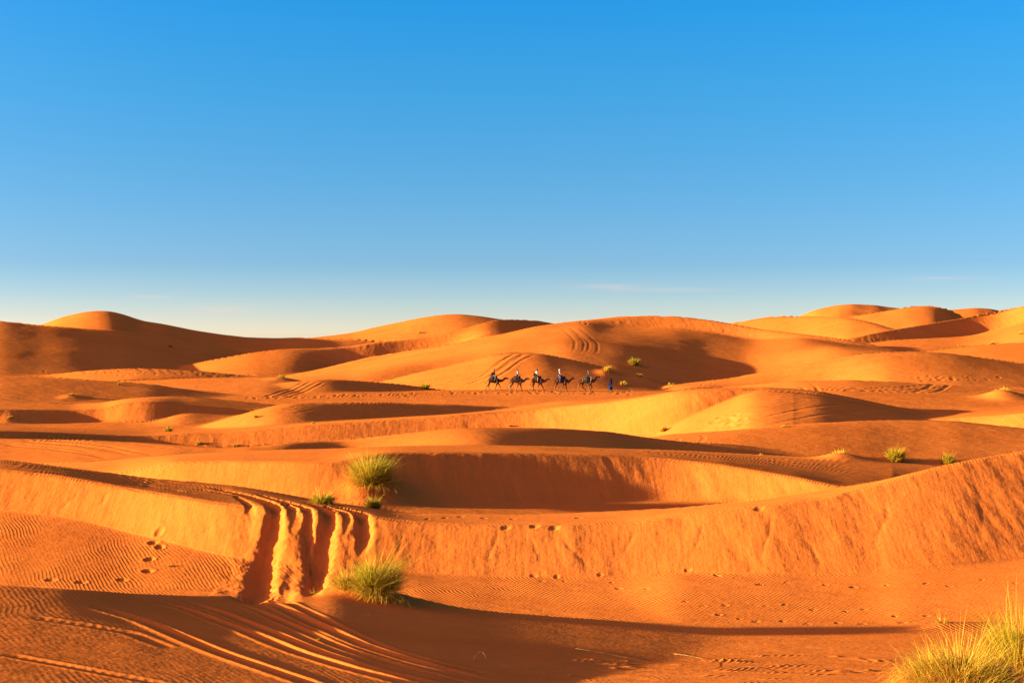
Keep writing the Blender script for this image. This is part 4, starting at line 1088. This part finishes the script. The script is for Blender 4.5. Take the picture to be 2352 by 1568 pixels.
    # lead ropes, hanging in shallow curves
    ends = [(noses[i], saddles[i + 1]) for i in range(4)] + [(noses[4], gl + Vector((-0.14, 0.18, 0.80)))]
    words = ['rope from the rear camel to the fawn camel ahead', 'rope from the fawn camel to the middle camel ahead', 'rope from the middle camel to the brown camel ahead', 'rope from the brown camel to the leading camel', 'pale lead rope sagging between the leading camel and the guide']
    for (a, b), w in zip(ends, words):
        t_ = np.linspace(0, 1, 15)
        base = (a + b) / 2
        pts = [Vector(a.lerp(b, t)) + Vector((0, 0, -4 * t * (1 - t) * (0.30 if w.startswith('pale') else 0.14))) - base for t in t_]
        o = link('lead_rope', tube_mesh('lead_rope', pts, 0.016, 6), M_ROPE); o.location = base
        tag(o, w, 'rope', 'lead ropes')
caravan()

# ---------------------------------------------------------------- grass tussocks
def blade_mat(name, c_base, c_tip):
    m, N, L, b = new_mat(name)
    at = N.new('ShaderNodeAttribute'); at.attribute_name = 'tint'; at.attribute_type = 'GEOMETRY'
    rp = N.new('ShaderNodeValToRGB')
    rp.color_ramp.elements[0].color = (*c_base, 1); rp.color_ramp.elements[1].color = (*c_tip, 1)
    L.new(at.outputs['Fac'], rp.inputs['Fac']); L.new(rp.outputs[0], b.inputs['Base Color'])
    b.inputs['Roughness'].default_value = 0.6; b.inputs['Specular IOR Level'].default_value = 0.05
    tr = N.new('ShaderNodeBsdfTranslucent'); L.new(rp.outputs[0], tr.inputs['Color'])
    mx = N.new('ShaderNodeMixShader'); mx.inputs[0].default_value = 0.3
    L.new(b.outputs[0], mx.inputs[1]); L.new(tr.outputs[0], mx.inputs[2])
    L.new(mx.outputs[0], N['Material Output'].inputs['Surface'])
    return m
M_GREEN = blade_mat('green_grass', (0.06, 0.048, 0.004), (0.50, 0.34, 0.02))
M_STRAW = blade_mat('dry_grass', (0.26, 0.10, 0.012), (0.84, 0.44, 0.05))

def blades(name, rng, n, radius, height, width, lean, droop, mat, parent, wind=0.25, spread=1.0, nseg=5, curl=0.0):
    n = int(n)
    nc_ = max(3, int(n ** 0.5 / 3)); cl = rng.integers(0, nc_, n); ca = rng.uniform(0, 2 * np.pi, nc_)
    ang = np.where(rng.uniform(0, 1, n) < 0.7, ca[cl] + rng.normal(0, 0.22, n), rng.uniform(0, 2 * np.pi, n)); clen = rng.uniform(0.6, 1.12, nc_)[cl]
    rad = radius * 0.55 * np.sqrt(rng.uniform(0, 1, n)) * rng.uniform(0.3, 1.0, n)
    bx, by = rad * np.cos(ang), rad * np.sin(ang)
    az = ang + rng.normal(0, 0.45, n)
    ln = height * rng.uniform(0.45, 1.08, n) * clen * (1 - 0.25 * (rad / max(radius, 1e-6)))
    tilt = np.abs(rng.normal(lean, 0.30, n)) * spread * (0.5 + 0.9 * rad / max(radius * 0.55, 1e-6))
    tilt = np.clip(tilt, 0, 1.5)
    dr = droop * rng.uniform(0.4, 1.6, n)
    t = np.linspace(0, 1, nseg + 1)
    bend = tilt[:, None] + dr[:, None] * t[None, :] ** 1.5 + curl * rng.normal(0, 1, n)[:, None] * t[None, :] ** 2
    st = ln[:, None] / nseg
    dh, dv = np.sin(bend) * st, np.cos(bend) * st
    H_ = np.concatenate([np.zeros((n, 1)), np.cumsum(dh[:, :-1], 1)], 1); V_ = np.concatenate([np.zeros((n, 1)), np.cumsum(dv[:, :-1], 1)], 1)
    x = bx[:, None] + H_ * np.cos(az)[:, None] + wind * V_ * t[None, :] * 0.6
    y = by[:, None] + H_ * np.sin(az)[:, None]
    z = V_ - 0.02 * height
    fa = rng.uniform(0, np.pi, n)
    w = width * rng.uniform(0.6, 1.3, n)[:, None] * (1 - t[None, :] ** 1.6 * 0.92) * 0.5
    ox, oy = np.cos(fa)[:, None] * w, np.sin(fa)[:, None] * w
    A = np.stack([x - ox, y - oy, z], -1); B = np.stack([x + ox, y + oy, z], -1)
    V = np.stack([A, B], 2).reshape(-1, 3)
    k = np.arange(n)[:, None] * (2 * (nseg + 1)) + 2 * np.arange(nseg)[None, :]
    Q = np.stack([k, k + 1, k + 3, k + 2], -1).reshape(-1, 4)
    me = quad_mesh(name, V, Q)
    tint = np.clip(rng.uniform(0, 1, n)[:, None] * 0.5 + 0.55 * t[None, :], 0, 1)  # dead brown bases, with occlusion low in the clump painted into the colour
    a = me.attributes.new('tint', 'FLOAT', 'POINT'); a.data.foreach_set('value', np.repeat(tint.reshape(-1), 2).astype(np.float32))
    o = link(name, me, mat, parent)
    o['kind'] = 'stuff'
    return o

def tussock(px, py, h_p, w_p, n, dry, label, seed, lean=0.45, droop=0.7, wind=0.2, dx=0.0):
    g = ground_at(px, py)
    x, y = g
    k = y / F
    root = empty('grass_tussock', (x, y, sand_z(x, y) - 0.02))
    rng = np.random.default_rng(seed)
    h, r = h_p * k, w_p * k * 0.5
    wd = max(0.0045, 0.00042 * y)
    ng, nd = int(n * (1 - dry)), int(n * dry)
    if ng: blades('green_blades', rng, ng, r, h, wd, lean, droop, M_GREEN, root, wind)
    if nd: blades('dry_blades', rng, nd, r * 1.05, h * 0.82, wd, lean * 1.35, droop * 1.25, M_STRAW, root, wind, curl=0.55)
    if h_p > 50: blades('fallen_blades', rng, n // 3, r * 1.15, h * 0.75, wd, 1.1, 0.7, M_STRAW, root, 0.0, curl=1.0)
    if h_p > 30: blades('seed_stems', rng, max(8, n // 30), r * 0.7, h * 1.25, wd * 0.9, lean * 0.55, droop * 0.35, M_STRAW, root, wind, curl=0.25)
    tag(root, label, 'grass', 'grass tussocks on the sand')
    return root

T = [
 # px, py, height, width, blades, dryness, label
 (2205, 1600, 138, 450, 8000, 0.88, 'large golden dry tussock in the bottom right corner', dict(lean=0.75, droop=1.1, wind=0.1)),
 (2352, 1545, 178, 220, 4800, 0.6, 'tall green plumed tussock at the right edge behind the golden one', dict(lean=0.40, droop=0.6, wind=0.1)),
 (862, 1378, 118, 140, 3600, 0.35, 'big green tussock at the foot of the gullied bank', dict(lean=0.65, droop=0.9, wind=0.45)),
 (800, 1366, 66, 90, 1500, 0.85, 'straw-coloured tussock leaning against the big green one below the gullies', dict(lean=0.7, droop=1.0, wind=0.0)),
 (850, 1128, 86, 118, 4000, 0.38, 'sunlit yellow-green bush on the rim of the shaded bowl', dict(lean=0.75, droop=0.6, wind=0.05)),
 (856, 1166, 34, 50, 900, 0.10, 'dark green clump in shade just below the sunlit bush', dict(lean=0.7)),
 (740, 1156, 42, 80, 1100, 0.25, 'thin shaded grass behind the top of the gullies', dict(lean=0.7, droop=1.1)),
 (390, 1300, 13, 18, 60, 0.3, 'tiny seedling beside the footprints on the left slope', {}),
 (724, 1352, 32, 44, 120, 0.4, 'sparse curling grass at the base of the gullies', dict(lean=0.8, droop=1.3)),
 (728, 1470, 16, 12, 26, 0.5, 'small lone sprig between the wheel ruts in front', {}),
 (2163, 1442, 32, 60, 160, 0.95, 'wispy dry grass on a low hummock near the golden tussock', dict(lean=0.8, droop=1.2)),
 (1928, 1051, 32, 60, 760, 0.85, 'dry tussock on a sand heap, leftmost of three in front of the rippled dune', {}),
 (2055, 1059, 42, 60, 1300, 0.5, 'dense tussock in the middle of three in front of the rippled dune', {}),
 (2176, 1066, 31, 44, 700, 0.1, 'green feathery tussock, rightmost of three in front of the rippled dune', dict(lean=0.3, droop=0.3)),
 (1748, 1044, 10, 14, 60, 0.8, 'tiny dry tuft at the edge of the tracked plateau', {}),
 (386, 990, 15, 30, 260, 0.2, 'low green tuft on the long ridge at left', {}),
 (588, 958, 11, 20, 140, 0.3, 'faint tuft on the crescent below the tracked hump', {}),
 (716, 972, 8, 28, 120, 0.3, 'flat thin tuft above the long slip face', {}),
 (456, 1020, 11, 16, 110, 0.2, 'left of two tufts at the foot of the long slip face', {}),
 (541, 1024, 10, 18, 110, 0.2, 'right of two tufts at the foot of the long slip face', {}),
 (25, 962, 9, 26, 130, 0.9, 'dry tuft on a little heap at the left edge', {}),
 (163, 912, 9, 26, 130, 0.6, 'tuft on the lit foreslope of the low left dune', {}),
 (274, 883, 9, 18, 110, 0.4, 'tuft on the dark crest line of the low left dune', {}),
 (646, 870, 10, 30, 150, 0.6, 'tuft on a dark hummock above the tracked hump', {}),
 (976, 892, 18, 30, 420, 0.1, 'green round bush in the shade left of the caravan', {}),
 (1456, 837, 20, 38, 560, 0.25, 'bright green bush on the slope above the guide', {}),
 (1391, 857, 17, 34, 360, 0.9, 'golden tuft on a spit of sand behind the leading camel', dict(wind=0.8)),
 (1468, 868, 11, 40, 260, 0.9, 'spread golden tuft on a dark hummock right of the guide', {}),
 (1432, 884, 14, 26, 180, 0.6, 'upright tuft beside the guide', dict(lean=0.3)),
 (1541, 888, 8, 22, 110, 0.8, 'small dry tuft farther right along the trail', {}),
 (390, 796, 9, 14, 140, 0.1, 'dark bush on the tall shaded left dune', {}),
 (2302, 910, 24, 48, 420, 0.85, 'dry tussock crowning a sand heap at the right side', {}),
 (1522, 988, 17, 44, 240, 0.25, 'pale green tuft at the foot of the bright hump', dict(lean=0.3)),
 (1170, 978, 8, 14, 90, 0.9, 'little withered clump below the long slip face near the centre', {}),
 (2205, 794, 9, 8, 70, 0.3, 'small shrub below the long dark slip face at right', {}),
 (2278, 790, 9, 22, 110, 0.3, 'pair-like low shrub on the pale knoll at right', {}),
 (2344, 768, 11, 16, 110, 0.3, 'green shrub at the right edge under the skyline', {}),
 (963, 764, 7, 10, 70, 0.2, 'speck of a bush on the centre skyline dune', {}),
 (1800, 980, 8, 22, 110, 0.4, 'thin tuft beside the wheel tracks on the bright hump', {}),
]
for i_, (px_, py_, h_, w_, n_, d_, lab_, kw_) in enumerate(T):
    tussock(px_, py_, h_, w_, n_, d_, lab_, 100 + i_, **kw_)

# ---------------------------------------------------------------- dry twigs and straws lying on the sand
def twig(pts, r, label, lift=0.012, curl=0.0):
    g = [ground_at(*p) for p in pts]
    P_ = [Vector((q[0], q[1], sand_z(q[0], q[1]) + lift + curl * math.sin(math.pi * i / (len(g) - 1)))) for i, q in enumerate(g)]
    base = P_[0].copy()
    n = len(P_)
    rr = [0.6 * r * (1 - 0.7 * i / (n - 1)) for i in range(n)]
    o = link('dry_twig', tube_mesh('dry_twig', [p - base for p in P_], rr, 5), M_STRAWTWIG); o.location = base
    tag(o, label, 'twig', 'dry twigs on the foreground sand')
M_STRAWTWIG = cloth_mat('twig', (0.30, 0.15, 0.05), (0.16, 0.075, 0.025), 12)
twig([(1322, 1490), (1360, 1496), (1400, 1503), (1440, 1511), (1500, 1520)], 0.012, 'long straight dry twig lying in the right-centre foreground')
twig([(1086, 1518), (1094, 1510), (1104, 1505), (1112, 1509), (1118, 1517)], 0.006, 'small curled straw left of the long twig', curl=0.06)
twig([(1548, 1502), (1580, 1508), (1612, 1516), (1625, 1530), (1600, 1540)], 0.008, 'forked bent twig right of the long twig', curl=0.02)
twig([(1640, 1536), (1680, 1530), (1730, 1534), (1770, 1542)], 0.007, 'thin low twig near the bottom edge')
twig([(846, 1412), (856, 1409), (866, 1410)], 0.007, 'pale root end curling below the big green tussock', curl=0.05)
twig([(1850, 1452), (1853, 1446), (1856, 1440)], 0.004, 'short upright straw stub near the shadow tip', curl=0.05)
